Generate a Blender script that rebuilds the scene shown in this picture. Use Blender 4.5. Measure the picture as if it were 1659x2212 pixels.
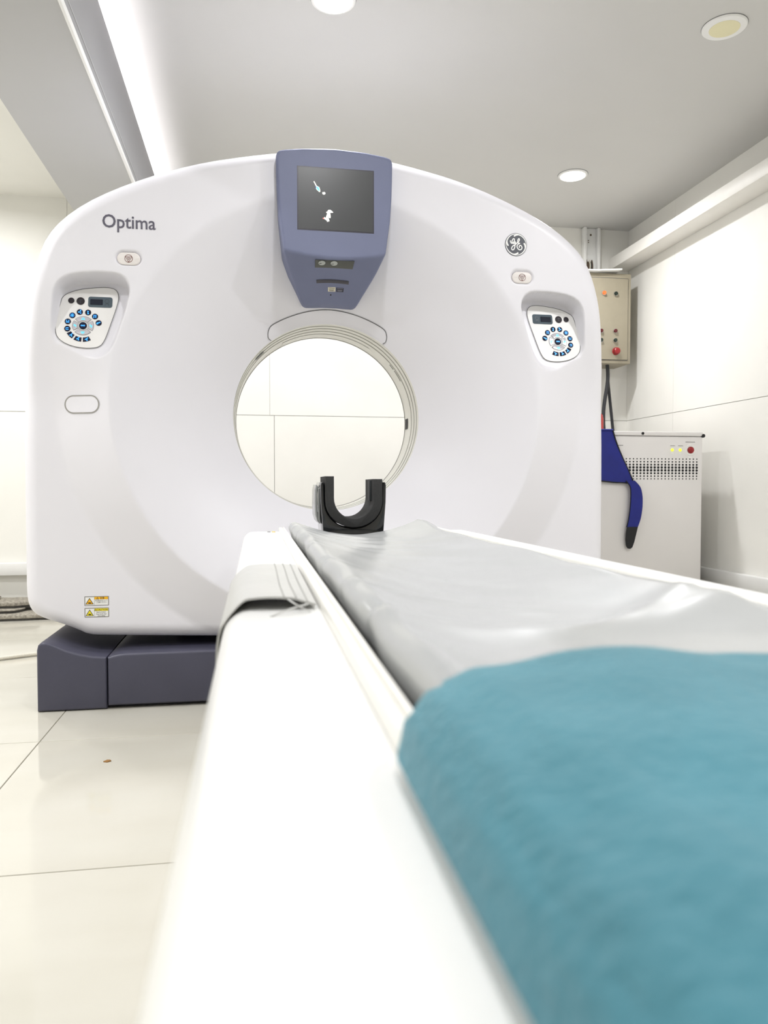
import bpy, bmesh, math, random
import numpy as np
from mathutils import Vector, Matrix
random.seed(7)
for o in list(bpy.data.objects): bpy.data.objects.remove(o)
scene = bpy.context.scene
C = scene.collection
PI = math.pi
R = math.radians

# ------------------------------------------------------------------ camera, world, lights, exposure
CAM_H = 0.745
cam_d = bpy.data.cameras.new('camera')
cam = bpy.data.objects.new('camera', cam_d); C.objects.link(cam)
cam_d.sensor_fit = 'VERTICAL'; cam_d.sensor_height = 36.0
cam_d.lens = 1640.0 / 2212.0 * 36.0
cam_d.clip_start = 0.01
cam.location = (0, 0, CAM_H)
cam.rotation_euler = (R(90 - 1.928), 0, R(-9.621))
cam_d.dof.use_dof = True
cam_d.dof.focus_distance = 2.7
cam_d.dof.aperture_fstop = 7.0
scene.camera = cam

world = bpy.data.worlds.new('room_world'); scene.world = world
world.use_nodes = True
world.node_tree.nodes['Background'].inputs[0].default_value = (0.8, 0.85, 0.9, 1)
world.node_tree.nodes['Background'].inputs[1].default_value = 0.25

vs = scene.view_settings
vs.view_transform = 'Standard'; vs.look = 'None'; vs.gamma = 1.0
vs.use_curve_mapping = False
vs.exposure = -1.06

CEIL = 2.5; WX0, WX1 = -2.7, 2.55; WY0, WY1 = -2.6, 4.94
DOWNLIGHTS = [  # x, y, lit, watts
    (0.287, 2.787, True, 22), (1.774, 4.10, True, 36), (1.776, 2.70, False, 0),
    (0.28, 4.10, True, 25), (1.774, 1.30, True, 42), (0.285, 1.35, True, 29),
    (0.285, -0.10, True, 13), (1.774, -0.10, True, 26), (-1.70, 4.10, True, 34),
    (-1.70, 2.70, True, 52), (-1.70, 1.30, True, 38), (-1.70, -0.10, True, 24)]
def area(name, loc, size, watts, rot=(0, 0, 0), col=(0.985, 0.985, 1.0), spread=170, sy=None):
    l = bpy.data.lights.new(name, 'AREA'); l.energy = watts; l.color = col
    if sy: l.shape = 'RECTANGLE'; l.size = size; l.size_y = sy
    else: l.shape = 'DISK'; l.size = size
    l.spread = R(spread)
    o = bpy.data.objects.new(name, l); C.objects.link(o)
    o.location = loc; o.rotation_euler = rot
    return o
for i, (x, y, lit, w) in enumerate(DOWNLIGHTS):
    if lit: area('downlight_lamp', (x, y, CEIL - 0.014), 0.12, w)
# LED strip lying in the cove on top of the left beam, shining up at the ceiling
area('cove_led_lamp', (-0.61, 1.2, 2.424), 0.03, 85, rot=(PI, 0, 0), col=(1.0, 0.96, 1.0), spread=175, sy=7.2)

# ------------------------------------------------------------------ materials
MATS = {}
def mat(name, col, rough=0.5, metal=0.0, spec=0.5, noise=0.0, nscale=20.0, bump=0.0, bscale=60.0,
        emit=None, estr=0.0, coat=0.0, sheen=0.0, col2=None, nstretch=None, detail=4.0, trans=0.0, sss=0.0):
    m = bpy.data.materials.new(name); m.use_nodes = True
    nt = m.node_tree; b = nt.nodes['Principled BSDF']
    b.inputs['Roughness'].default_value = rough
    b.inputs['Metallic'].default_value = metal
    b.inputs['Specular IOR Level'].default_value = spec
    b.inputs['Coat Weight'].default_value = coat
    b.inputs['Coat Roughness'].default_value = 0.08
    b.inputs['Sheen Weight'].default_value = sheen
    c1 = (*col, 1)
    b.inputs['Base Color'].default_value = c1
    tc = nt.nodes.new('ShaderNodeTexCoord')
    mp = nt.nodes.new('ShaderNodeMapping')
    nt.links.new(tc.outputs['Object'], mp.inputs['Vector'])
    if nstretch: mp.inputs['Scale'].default_value = nstretch
    n = nt.nodes.new('ShaderNodeTexNoise'); n.inputs['Scale'].default_value = nscale
    n.inputs['Detail'].default_value = detail
    nt.links.new(mp.outputs['Vector'], n.inputs['Vector'])
    cr = nt.nodes.new('ShaderNodeValToRGB')
    k = noise
    ca = tuple(max(0, c * (1 - k)) for c in col) if col2 is None else col2
    cb = tuple(min(1, c * (1 + k)) for c in col) if col2 is None else col
    cr.color_ramp.elements[0].position = 0.35; cr.color_ramp.elements[0].color = (*ca, 1)
    cr.color_ramp.elements[1].position = 0.65; cr.color_ramp.elements[1].color = (*cb, 1)
    nt.links.new(n.outputs['Fac'], cr.inputs['Fac'])
    nt.links.new(cr.outputs['Color'], b.inputs['Base Color'])
    if bump > 0:
        n2 = nt.nodes.new('ShaderNodeTexNoise'); n2.inputs['Scale'].default_value = bscale
        n2.inputs['Detail'].default_value = 5
        nt.links.new(mp.outputs['Vector'], n2.inputs['Vector'])
        bp = nt.nodes.new('ShaderNodeBump'); bp.inputs['Strength'].default_value = bump
        bp.inputs['Distance'].default_value = 0.004
        nt.links.new(n2.outputs['Fac'], bp.inputs['Height'])
        nt.links.new(bp.outputs['Normal'], b.inputs['Normal'])
    if emit:
        b.inputs['Emission Color'].default_value = (*emit, 1)
        b.inputs['Emission Strength'].default_value = estr
    if trans: b.inputs['Transmission Weight'].default_value = trans
    MATS[name] = m
    return m
def srgb(r, g, b):
    f = lambda c: (c / 255 / 12.92) if c / 255 <= 0.04045 else ((c / 255 + 0.055) / 1.055) ** 2.4
    return (f(r), f(g), f(b))

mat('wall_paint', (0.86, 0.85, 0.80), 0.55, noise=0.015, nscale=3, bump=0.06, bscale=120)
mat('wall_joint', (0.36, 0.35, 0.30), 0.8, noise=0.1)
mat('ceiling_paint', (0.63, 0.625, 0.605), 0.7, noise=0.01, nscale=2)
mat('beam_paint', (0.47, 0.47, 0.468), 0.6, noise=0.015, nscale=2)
mat('beam_shade_grey', (0.28, 0.28, 0.285), 0.6, noise=0.02, nscale=2)  # beam grey darkened to carry the shade of its right side
mat('white_trim', (0.86, 0.86, 0.84), 0.4, noise=0.01)
mat('duct_paint', (0.84, 0.82, 0.77), 0.45, noise=0.01)
mat('skirting_paint', (0.74, 0.72, 0.62), 0.45, noise=0.02)
mat('gantry_white', (0.79, 0.782, 0.83), 0.38, noise=0.008, nscale=3)
mat('ring_cream', (0.76, 0.75, 0.69), 0.35, noise=0.01)
mat('plate_white', (0.82, 0.81, 0.80), 0.4, noise=0.01)
mat('seam_dark', (0.10, 0.10, 0.10), 0.7, noise=0.05)
mat('seam_grey', (0.30, 0.29, 0.27), 0.7, noise=0.05)
mat('console_blue', srgb(110, 116, 144), 0.5, noise=0.02, nscale=8, bump=0.05, bscale=400)
mat('screen_dark', (0.045, 0.047, 0.05), 0.32, noise=0.05, nscale=5, emit=(0.5, 0.52, 0.54), estr=0.012)
mat('screen_white', (0.8, 0.8, 0.75), 0.4, emit=(1, 1, 0.95), estr=1.0)
mat('screen_cyan', (0.2, 0.6, 0.8), 0.4, emit=(0.12, 0.62, 0.85), estr=0.9)
mat('screen_navy', (0.05, 0.1, 0.3), 0.4, emit=(0.03, 0.1, 0.35), estr=0.8)
mat('screen_red', (0.7, 0.2, 0.15), 0.4, emit=(0.8, 0.15, 0.12), estr=0.8)
mat('strip_olive', srgb(72, 74, 68), 0.35, noise=0.05)
mat('face_grey', srgb(176, 180, 176), 0.5, noise=0.03)
mat('handle_dark', srgb(52, 50, 60), 0.35, noise=0.05)
mat('label_cream', srgb(222, 216, 196), 0.5, noise=0.02)
mat('label_navy', srgb(22, 24, 48), 0.5, noise=0.02)
mat('ink', (0.03, 0.03, 0.03), 0.5, noise=0.05)
mat('ink_light', srgb(150, 150, 160), 0.5, noise=0.05)
mat('letter_grey', srgb(92, 90, 104), 0.45, noise=0.03)
mat('emblem_dark', srgb(78, 80, 88), 0.4, noise=0.04)
mat('emblem_white', (0.9, 0.9, 0.9), 0.4, noise=0.01)
mat('symbol_maroon', srgb(110, 50, 45), 0.5, noise=0.05)
mat('button_blush', (0.80, 0.76, 0.74), 0.4, noise=0.01)
mat('key_navy', srgb(22, 26, 48), 0.6, spec=0.2, noise=0.1)
mat('key_black', srgb(52, 48, 52), 0.6, spec=0.2, noise=0.05)
mat('key_silver', srgb(196, 194, 200), 0.32, metal=0.2, noise=0.02)
mat('key_rim', (0.25, 0.25, 0.26), 0.4, noise=0.05)
mat('glow_blue', (0.05, 0.35, 0.9), 0.4, emit=(0.03, 0.36, 1.0), estr=1.5)
mat('glow_cyan', (0.1, 0.6, 0.9), 0.4, emit=(0.10, 0.62, 0.95), estr=1.4)
mat('display_slate', srgb(84, 96, 104), 0.6, spec=0.2, noise=0.03)
mat('display_black', srgb(30, 34, 46), 0.6, spec=0.2, noise=0.05)
mat('display_line', srgb(56, 64, 72), 0.4, noise=0.03)
mat('base_slate', srgb(70, 70, 86), 0.45, noise=0.03, nscale=10, bump=0.05, bscale=300)
mat('base_black', (0.012, 0.012, 0.015), 0.6, noise=0.1)
mat('sticker_grey', srgb(150, 148, 146), 0.4, noise=0.03)
mat('sticker_white', (0.85, 0.85, 0.83), 0.5, noise=0.01)
mat('sticker_amber', srgb(240, 180, 10), 0.5, noise=0.02)
mat('sticker_yellow', srgb(236, 218, 24), 0.5, noise=0.02)
mat('table_white', (0.86, 0.86, 0.84), 0.28, noise=0.006, nscale=4)
mat('rail_white', (0.86, 0.85, 0.80), 0.25, noise=0.01)
mat('cradle_black', (0.03, 0.03, 0.032), 0.35, noise=0.1)
mat('vinyl_sheet', (0.41, 0.42, 0.42), 0.25, noise=0.02, nscale=6, bump=0.12, bscale=9)
mat('strap_vinyl', (0.52, 0.52, 0.50), 0.38, noise=0.02, nscale=30, bump=0.15, bscale=60, nstretch=(1, 1, 1))
mat('stitch', (0.36, 0.36, 0.34), 0.7, noise=0.05)
mat('foam_black', srgb(44, 44, 44), 0.85, noise=0.1, nscale=200, bump=0.2, bscale=800)
mat('foam_slot', (0.008, 0.012, 0.014), 0.6, noise=0.1)
mat('shell_black', (0.006, 0.007, 0.009), 0.07, noise=0.1, coat=0.6)
mat('clear_acrylic', (0.25, 0.26, 0.255), 0.25, noise=0.02, coat=0.5)
mat('box_beige', srgb(160, 152, 132), 0.45, noise=0.015)
mat('cabinet_grey', srgb(230, 227, 225), 0.42, noise=0.012, nscale=5)
mat('hole_black', (0.015, 0.015, 0.016), 0.8, noise=0.1)
mat('chrome', (0.75, 0.75, 0.74), 0.2, metal=1.0, noise=0.03)
mat('cap_dark_green', srgb(24, 40, 32), 0.3, noise=0.05)
mat('cap_red', srgb(150, 24, 30), 0.35, noise=0.05)
mat('cap_dark_red', srgb(86, 18, 24), 0.3, noise=0.05)
mat('lamp_orange', (0.7, 0.12, 0.03), 0.3, emit=(1.0, 0.22, 0.05), estr=1.1)
mat('lamp_yellow', (0.8, 0.85, 0.1), 0.3, emit=(0.75, 0.85, 0.02), estr=1.6)
mat('cable_black', (0.015, 0.016, 0.02), 0.45, noise=0.1)
mat('cable_grey', (0.35, 0.35, 0.36), 0.35, metal=0.5, noise=0.1)
mat('cable_white', (0.72, 0.68, 0.58), 0.6, noise=0.1, nscale=300)
mat('cable_brown', srgb(88, 72, 56), 0.5, noise=0.1)
mat('apron_blue', srgb(16, 30, 128), 0.6, noise=0.06, nscale=14, bump=0.2, bscale=40)
mat('apron_black', (0.012, 0.012, 0.014), 0.7, noise=0.1)
mat('extinguisher_red', srgb(178, 30, 24), 0.3, noise=0.05)
mat('paper_white', (0.9, 0.9, 0.87), 0.5, noise=0.01)
mat('granite', srgb(152, 146, 134), 0.75, noise=0.35, nscale=70, bump=0.5, bscale=80)
mat('granite_dark', srgb(60, 58, 54), 0.6, noise=0.25, nscale=60)
mat('blanket_teal', (0.058, 0.215, 0.272), 0.95, noise=0.13, nscale=9, sheen=0.2, bump=0.55, bscale=160)
mat('downlight_off', srgb(232, 226, 186), 0.5, noise=0.01)
mat('downlight_on', (0.95, 0.95, 0.9), 0.5, emit=(1, 0.98, 0.93), estr=12)
mat('led_strip', (0.95, 0.95, 0.95), 0.5, emit=(1, 0.97, 1), estr=4)
mat('grout', (0.30, 0.27, 0.22), 0.9, noise=0.1)
mat('leaf_brown', srgb(150, 110, 60), 0.8, noise=0.2)
# polished porcelain floor tile: cream with soft veins
def tile_mat():
    m = mat('tile_cream', (0.63, 0.61, 0.54), 0.07, noise=0.03, nscale=1.6, detail=6, col2=(0.59, 0.565, 0.49), nstretch=(1, 2.4, 1))
    nt = m.node_tree; b = nt.nodes['Principled BSDF']
    oi = nt.nodes.new('ShaderNodeObjectInfo')
    va = nt.nodes.new('ShaderNodeVectorMath'); va.operation = 'SCALE'; va.inputs[0].default_value = (13, 7, 3)
    nt.links.new(oi.outputs['Random'], va.inputs['Scale'])
    mp = [n for n in nt.nodes if n.type == 'MAPPING'][0]
    nt.links.new(va.outputs['Vector'], mp.inputs['Location'])
tile_mat()

# ------------------------------------------------------------------ mesh helpers
class MB:
    def __init__(s): s.v = []; s.f = []; s.m = []
    def add(s, v, f, mi=0):
        b = len(s.v); s.v += [tuple(p) for p in v]
        s.f += [tuple(i + b for i in q) for q in f]; s.m += [mi] * len(f); return s
    def rings(s, rings, mi=0, cap=(True, True), closed=True):
        n = len(rings[0]); v = [p for r in rings for p in r]; f = []
        for k in range(len(rings) - 1):
            for i in range(n if closed else n - 1):
                j = (i + 1) % n
                f.append((k * n + i, k * n + j, (k + 1) * n + j, (k + 1) * n + i))
        if cap[0]: f.append(tuple(range(n))[::-1])
        if cap[1]: f.append(tuple((len(rings) - 1) * n + i for i in range(n)))
        return s.add(v, f, mi)
    def prism(s, poly, d0, d1, bevel=0.0, axis='y', segs=2, mi=0, back_bevel=True):
        """closed 2-D polygon swept along an axis, its end edges rounded by bevel"""
        mp = {'y': lambda a, b, d: (a, d, b), 'z': lambda a, b, d: (a, b, d), 'x': lambda a, b, d: (d, a, b)}[axis]
        sg = 1 if d1 > d0 else -1
        ring = []
        if bevel > 0:
            for k in range(segs + 1):
                a = k / segs * PI / 2
                ring.append((inset(poly, bevel * (1 - math.sin(a))), d0 + sg * bevel * (1 - math.cos(a))))
            if back_bevel:
                for k in range(segs, -1, -1):
                    a = k / segs * PI / 2
                    ring.append((inset(poly, bevel * (1 - math.sin(a))), d1 - sg * bevel * (1 - math.cos(a))))
            else: ring.append((poly, d1))
        else: ring = [(poly, d0), (poly, d1)]
        return s.rings([[mp(a, b, d) for a, b in pl] for pl, d in ring], mi)
    def box(s, x0, x1, y0, y1, z0, z1, bevel=0.0, mi=0):
        if bevel > 0: return s.prism(rrect(x0, x1, z0, z1, bevel, 2), y0, y1, bevel, 'y', 2, mi)
        return s.prism([(x0, z0), (x1, z0), (x1, z1), (x0, z1)], y0, y1, 0, 'y', mi=mi)
    def tube(s, pts, r, segs=8, mi=0):
        pts = [Vector(p) for p in pts]; rings = []
        up = Vector((0.31, 0.17, 0.93))
        for i, p in enumerate(pts):
            t = (pts[min(i + 1, len(pts) - 1)] - pts[max(i - 1, 0)]).normalized()
            a = t.cross(up)
            if a.length < 1e-4: a = t.cross(Vector((1, 0, 0)))
            a.normalize(); b = t.cross(a).normalized()
            rr = r[i] if isinstance(r, (list, tuple)) else r
            rings.append([p + (a * math.cos(q * 2 * PI / segs) + b * math.sin(q * 2 * PI / segs)) * rr for q in range(segs)])
        return s.rings(rings, mi)
    def lathe(s, prof, c, axis='y', segs=48, mi=0, cap=(False, False)):
        """prof = [(radius, offset along axis)]"""
        mp = {'y': lambda r, h, a: (c[0] + r * math.cos(a), c[1] + h, c[2] + r * math.sin(a)),
              'z': lambda r, h, a: (c[0] + r * math.cos(a), c[1] + r * math.sin(a), c[2] + h)}[axis]
        return s.rings([[mp(r, h, 2 * PI * i / segs) for i in range(segs)] for r, h in prof], mi, cap)
    def grid(s, nu, nv, fn, mi=0):
        v = [fn(i / (nu - 1), j / (nv - 1)) for j in range(nv) for i in range(nu)]
        f = [(j * nu + i, j * nu + i + 1, (j + 1) * nu + i + 1, (j + 1) * nu + i) for j in range(nv - 1) for i in range(nu - 1)]
        return s.add(v, f, mi)
    def build(s, name, mats, parent=None, origin=None, angle=35, recalc=True, link=True):
        if isinstance(mats, str): mats = [mats]
        o0 = origin
        if o0 is None: o0 = parent['_o'] if parent is not None else (0, 0, 0)
        me = bpy.data.meshes.new(name)
        me.from_pydata([(p[0] - o0[0], p[1] - o0[1], p[2] - o0[2]) for p in s.v], [], s.f)
        for m in mats: me.materials.append(MATS[m])
        me.polygons.foreach_set('material_index', s.m)
        if recalc:
            bm = bmesh.new(); bm.from_mesh(me); bmesh.ops.recalc_face_normals(bm, faces=bm.faces); bm.to_mesh(me); bm.free()
        me.polygons.foreach_set('use_smooth', [True] * len(me.polygons))
        try: me.set_sharp_from_angle(angle=R(angle))
        except Exception: pass
        me.update()
        o = bpy.data.objects.new(name, me); C.objects.link(o)
        if parent is not None:
            o.parent = parent
            po = parent['_o']; o.location = (o0[0] - po[0], o0[1] - po[1], o0[2] - po[2])
        else: o.location = o0
        o['_o'] = tuple(o0)
        return o
def inset(poly, d):
    if d == 0: return list(poly)
    n = len(poly); A = sum(poly[i][0] * poly[(i + 1) % n][1] - poly[(i + 1) % n][0] * poly[i][1] for i in range(n))
    sg = 1 if A > 0 else -1; out = []
    for i in range(n):
        p0, p1, p2 = poly[i - 1], poly[i], poly[(i + 1) % n]
        def nrm(a, b):
            dx, dy = b[0] - a[0], b[1] - a[1]; L = math.hypot(dx, dy) or 1e-9
            return (-dy / L * sg, dx / L * sg)
        n1, n2 = nrm(p0, p1), nrm(p1, p2)
        mx, my = n1[0] + n2[0], n1[1] + n2[1]; L = math.hypot(mx, my) or 1e-9
        mx, my = mx / L, my / L
        k = d / max(0.45, mx * n1[0] + my * n1[1])
        out.append((p1[0] + mx * k, p1[1] + my * k))
    return out
def rrect(x0, x1, z0, z1, r, n=5):
    out = []
    for cx, cz, a0 in ((x1 - r, z1 - r, 0), (x0 + r, z1 - r, 90), (x0 + r, z0 + r, 180), (x1 - r, z0 + r, 270)):
        for k in range(n + 1):
            a = R(a0 + 90 * k / n); out.append((cx + r * math.cos(a), cz + r * math.sin(a)))
    return out
def circ(cx, cz, r, n=24, rz=None):
    return [(cx + r * math.cos(2 * PI * i / n), cz + (rz or r) * math.sin(2 * PI * i / n)) for i in range(n)]
def chaikin(p, it=2):
    for _ in range(it):
        q = []
        for i in range(len(p)):
            a, b = p[i], p[(i + 1) % len(p)]
            q += [(a[0] * .75 + b[0] * .25, a[1] * .75 + b[1] * .25), (a[0] * .25 + b[0] * .75, a[1] * .25 + b[1] * .75)]
        p = q
    return p
def catmull(pts, n=6):
    out = []; P = [pts[0]] + list(pts) + [pts[-1]]
    for i in range(1, len(P) - 2):
        for k in range(n):
            t = k / n; p0, p1, p2, p3 = P[i - 1], P[i], P[i + 1], P[i + 2]
            out.append(tuple(0.5 * (2 * b + (c - a) * t + (2 * a - 5 * b + 4 * c - d) * t * t + (-a + 3 * b - 3 * c + d) * t ** 3) for a, b, c, d in zip(p0, p1, p2, p3)))
    out.append(tuple(pts[-1])); return out
def ribbon(pts, w):
    """flat stroke: polyline -> list of (verts, faces); w a width or list of widths"""
    n = len(pts); L = []; Rr = []
    for i in range(n):
        a, b = pts[max(i - 1, 0)], pts[min(i + 1, n - 1)]
        dx, dy = b[0] - a[0], b[1] - a[1]; q = math.hypot(dx, dy) or 1e-9
        ww = (w[i] if isinstance(w, list) else w) / 2
        L.append((pts[i][0] - dy / q * ww, pts[i][1] + dx / q * ww)); Rr.append((pts[i][0] + dy / q * ww, pts[i][1] - dx / q * ww))
    return L + Rr, [(i, i + 1, n + i + 1, n + i) for i in range(n - 1)]
def noise2(x, y, s=0):
    return (math.sin(x * 1.7 + s * 3.1 + 1.3 * math.sin(y * 1.1 + s)) + math.sin(y * 2.3 - s * 1.7 + 1.1 * math.sin(x * 1.9 + s * 2))) * .5
def text2d(s, size, align='LEFT', bold=0.0):
    cu = bpy.data.curves.new('lettering', 'FONT'); cu.body = s; cu.size = size; cu.align_x = align
    cu.offset = bold; cu.resolution_u = 3
    o = bpy.data.objects.new('lettering', cu); C.objects.link(o)
    bpy.context.view_layer.update()
    me = bpy.data.meshes.new_from_object(o.evaluated_get(bpy.context.evaluated_depsgraph_get()))
    v = [(p.co.x, p.co.y) for p in me.vertices]; f = [tuple(q.vertices) for q in me.polygons]
    bpy.data.objects.remove(o); bpy.data.curves.remove(cu); bpy.data.meshes.remove(me)
    return v, f
def thing(name, label, cat, loc=(0, 0, 0), group=None):
    o = bpy.data.objects.new(name, None); C.objects.link(o); o.location = loc; o.empty_display_size = 0.1
    o['_o'] = tuple(loc); return tag(o, label, cat, group)
def tag(o, label, cat, group=None):
    o['label'] = label; o['category'] = cat
    if group: o['group'] = group
    return o
def struct(o): o['kind'] = 'structure'; return o
def share(src, name, loc_world, parent):
    o = bpy.data.objects.new(name, src.data); C.objects.link(o); o.parent = parent
    po = parent['_o']; o.location = (loc_world[0] - po[0], loc_world[1] - po[1], loc_world[2] - po[2])
    o['_o'] = tuple(loc_world); return o

# ================================================================== THE ROOM
fl = MB().box(WX0 - .1, WX1 + .1, WY0 - .1, WY1 + .1, -0.12, -0.004).build('floor', 'grout'); struct(fl)
fl['label'] = 'polished cream porcelain tile floor with thin dark joints'
tile0 = None
T = 0.8; gap = 0.003
ix0 = math.floor((WX0 + .625) / T); iy0 = math.floor((WY0 - 2.33) / T)
for ix in range(ix0, ix0 + 8):
    for iy in range(iy0, iy0 + 11):
        x0 = -.625 + ix * T; y0 = 2.33 + iy * T
        xa, xb = max(x0, WX0), min(x0 + T, WX1); ya, yb = max(y0, WY0), min(y0 + T, WY1)
        if xb - xa < .02 or yb - ya < .02: continue
        full = (xb - xa > T - 1e-6) and (yb - ya > T - 1e-6)
        cx, cy = (xa + xb) / 2, (ya + yb) / 2
        if full and tile0 is not None: share(tile0, 'tile', (cx, cy, 0), fl); continue
        hx, hy = (xb - xa - gap) / 2, (yb - ya - gap) / 2
        t = MB().prism([(cx - hx, cy - hy), (cx + hx, cy - hy), (cx + hx, cy + hy), (cx - hx, cy + hy)], -0.008, 0.0, 0.0008, 'z', 1).build('tile', 'tile_cream', fl, (cx, cy, 0))
        if full: tile0 = t

ce = MB().box(WX0 - .1, WX1 + .1, WY0 - .1, WY1 + .1, CEIL, CEIL + .1).build('ceiling', 'ceiling_paint'); struct(ce)
MB().box(WX0, -.70, WY0, WY1 - .006, CEIL - .004, CEIL).build('lit_ceiling_sheet', 'wall_paint', ce)  # paler sheet: the left bay's stronger light put into the ceiling colour
# walls: a backing plus thin boards whose joints show
wb = struct(MB().box(WX0 - .1, WX1 + .1, WY1 + .004, WY1 + .12, 0, CEIL).build('wall_back', 'wall_joint'))
def panel(par, x0, x1, y0, y1, z0, z1): MB().box(x0, x1, y0, y1, z0, z1).build('panel', 'wall_paint', par)
g = 0.003
for xa, xb in ((WX0, -1.12), (-1.12, .095), (.095, 1.32), (1.32, WX1)): panel(wb, xa + g / 4, xb - g / 4, WY1 - .006, WY1 + .004, 1.2 + g / 2, CEIL)
for xa, xb in ((WX0, -1.10), (-1.10, .123), (.123, 1.34), (1.34, WX1)): panel(wb, xa + g / 2, xb - g / 2, WY1 - .006, WY1 + .004, 0, 1.2 - g / 2)
wr = struct(MB().box(WX1 + .004, WX1 + .12, WY0, WY1, 0, CEIL).build('wall_right', 'wall_joint'))
for ya, yb in ((WY0, -.56), (-.56, .66), (.66, 1.89), (1.89, 3.11), (3.11, 4.34), (4.34, WY1 - .006)):
    MB().box(WX1 - .006, WX1 + .004, ya + g / 4, yb - g / 4, 1.2 + g / 2, CEIL).build('panel', 'wall_paint', wr)
    MB().box(WX1 - .006, WX1 + .004, ya + g / 4, yb - g / 4, 0, 1.2 - g / 2).build('panel', 'wall_paint', wr)
struct(MB().box(WX0 - .12, WX0, WY0, WY1, 0, CEIL).build('wall_left', 'wall_paint'))
struct(MB().box(WX0 - .1, WX1 + .1, WY0 - .12, WY0, 0, CEIL).build('wall_front', 'wall_paint'))
# left ceiling beam with a cove ledge and a pale conduit along its lower edge
bx0, bx1, bz0 = -.877, -.534, 2.109
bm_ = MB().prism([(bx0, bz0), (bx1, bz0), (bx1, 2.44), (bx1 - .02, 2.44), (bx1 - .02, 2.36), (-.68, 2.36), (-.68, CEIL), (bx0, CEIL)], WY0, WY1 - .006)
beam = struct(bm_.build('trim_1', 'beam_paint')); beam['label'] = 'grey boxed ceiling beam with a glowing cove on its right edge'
MB().box(bx1 - .004, bx1 + .006, WY0, WY1 - .006, bz0 - .006, bz0 + .018, .002).build('conduit', 'white_trim', beam)
MB().box(bx1 - .001, bx1 + .005, WY0, WY1 - .006, bz0 + .05, bz0 + .054).build('conduit', 'beam_paint', beam)
MB().box(-.635, -.585, WY0 + .2, 4.8, 2.361, 2.412, .002).build('led_profile', 'white_trim', beam)
MB().box(-.628, -.592, WY0 + .2, 4.8, 2.412, 2.420).build('led_strip', 'led_strip', beam)
MB().box(bx1, bx1 + .003, WY0, WY1 - .006, bz0 + .018, 2.44).build('beam_side_shade', 'beam_shade_grey', beam)  # thin darker sheet that paints shade onto the beam's right face
# duct high on the right wall
dx0 = 2.40
rd = struct(MB().prism(rrect(dx0, WX1 - .006, 2.225, 2.302, .004, 2), WY0, WY1 - .006).build('trim_2', 'duct_paint')); rd['label'] = 'long white boxed duct high on the right wall'
# ledge duct low on the back and right walls, and the skirting below
bb = struct(MB().prism(rrect(-.045, 0, .206, .281, .004, 2), WX0, WX1 - .006, 0, 'x').build('baseboard_back', 'white_trim'))
bb.location = (0, WY1 - .006, 0)
sk = MB().prism(rrect(-.012, 0, 0, .055, .003, 2), WX0, WX1 - .006, 0, 'x').build('skirting', 'skirting_paint', bb, (0, 0, 0))
br = struct(MB().box(WX1 - .05, WX1 - .006, WY0, WY1 - .05, .206, .285, .004).build('baseboard_right', 'white_trim'))
MB().box(WX1 - .018, WX1 - .006, WY0, WY1 - .02, 0, .055, .003).build('skirting', 'skirting_paint', br)

# downlights
names = {0: 'lit round ceiling downlight directly above the scanner console', 1: 'glowing round ceiling downlight near the back wall, right of the scanner',
         2: 'unlit round ceiling downlight with cream diffuser at the upper right'}
for i, (x, y, lit, w) in enumerate(DOWNLIGHTS):
    if i > 2: lab = 'lit round ceiling downlight outside the picture'
    else: lab = names[i]
    d = thing('downlight', lab, 'ceiling light', (x, y, CEIL), 'recessed round downlights')
    MB().lathe([(.082, 0), (.082, -.004), (.078, -.008), (.056, -.010), (.052, -.006), (.052, -.001)], (x, y, CEIL), 'z', 48).build('frame', 'white_trim', d)
    MB().lathe([(.0835, -.0005), (.082, -.0015), (.082, 0)], (x, y, CEIL), 'z', 48).build('rim_gap', 'seam_dark', d)
    rd0 = .070 if lit else .057
    MB().lathe([(rd0, -.006), (rd0 - .002, -.0105), (.001, -.0105)], (x, y, CEIL), 'z', 48, cap=(False, True)).build('diffuser', 'downlight_on' if lit else 'downlight_off', d)

# ================================================================== THE SCANNER GANTRY
GX = .271; BZ = 1.004; RB = .350
def sstep(a, b, x):
    t = np.clip((x - a) / (b - a), 0, 1); return t * t * (3 - 2 * t)
def polydist(x, z, poly):
    """signed distance, positive inside"""
    x = np.asarray(x, float); z = np.asarray(z, float)
    d = np.full(x.shape, 1e9); ins = np.zeros(x.shape, bool)
    n = len(poly)
    for i in range(n):
        ax, az = poly[i]; bx, bz = poly[(i + 1) % n]
        ex, ez = bx - ax, bz - az
        t = np.clip(((x - ax) * ex + (z - az) * ez) / (ex * ex + ez * ez + 1e-12), 0, 1)
        d = np.minimum(d, np.hypot(x - ax - t * ex, z - az - t * ez))
        if abs(ez) > 1e-12:
            cond = ((az > z) != (bz > z)) & (x < ex * (z - az) / ez + ax); ins ^= cond
    return np.where(ins, d, -d)
half = [(0, 1.905), (.12, 1.897), (.2, 1.886), (.3, 1.868), (.42, 1.842), (.52, 1.812), (.62, 1.775), (.72, 1.731), (.812, 1.680), (.885, 1.622), (.93, 1.565), (.957, 1.50),
        (.975, 1.42), (.987, 1.32), (1.0, 1.15), (1.006, .97), (1.008, .7), (1.008, .5), (1.008, .40), (1.003, .355), (.985, .325), (.95, .305), (.90, .288), (.85, .266), (.815, .247), (.76, .243), (.4, .228), (.2, .221)]
def widen(p):
    t = max(0, min(1, (1.55 - p[1]) / .5)); k = 1.010 + .020 * t * t * (3 - 2 * t)
    return (p[0] * k, p[1] - (.012 if p[1] < .45 else 0))
half = [widen(p) for p in half]
outline = [(GX + a, b) for a, b in half] + [(GX, .207)] + [(GX - a, b) for a, b in half[:0:-1]]
outline = chaikin(outline, 1)
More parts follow.
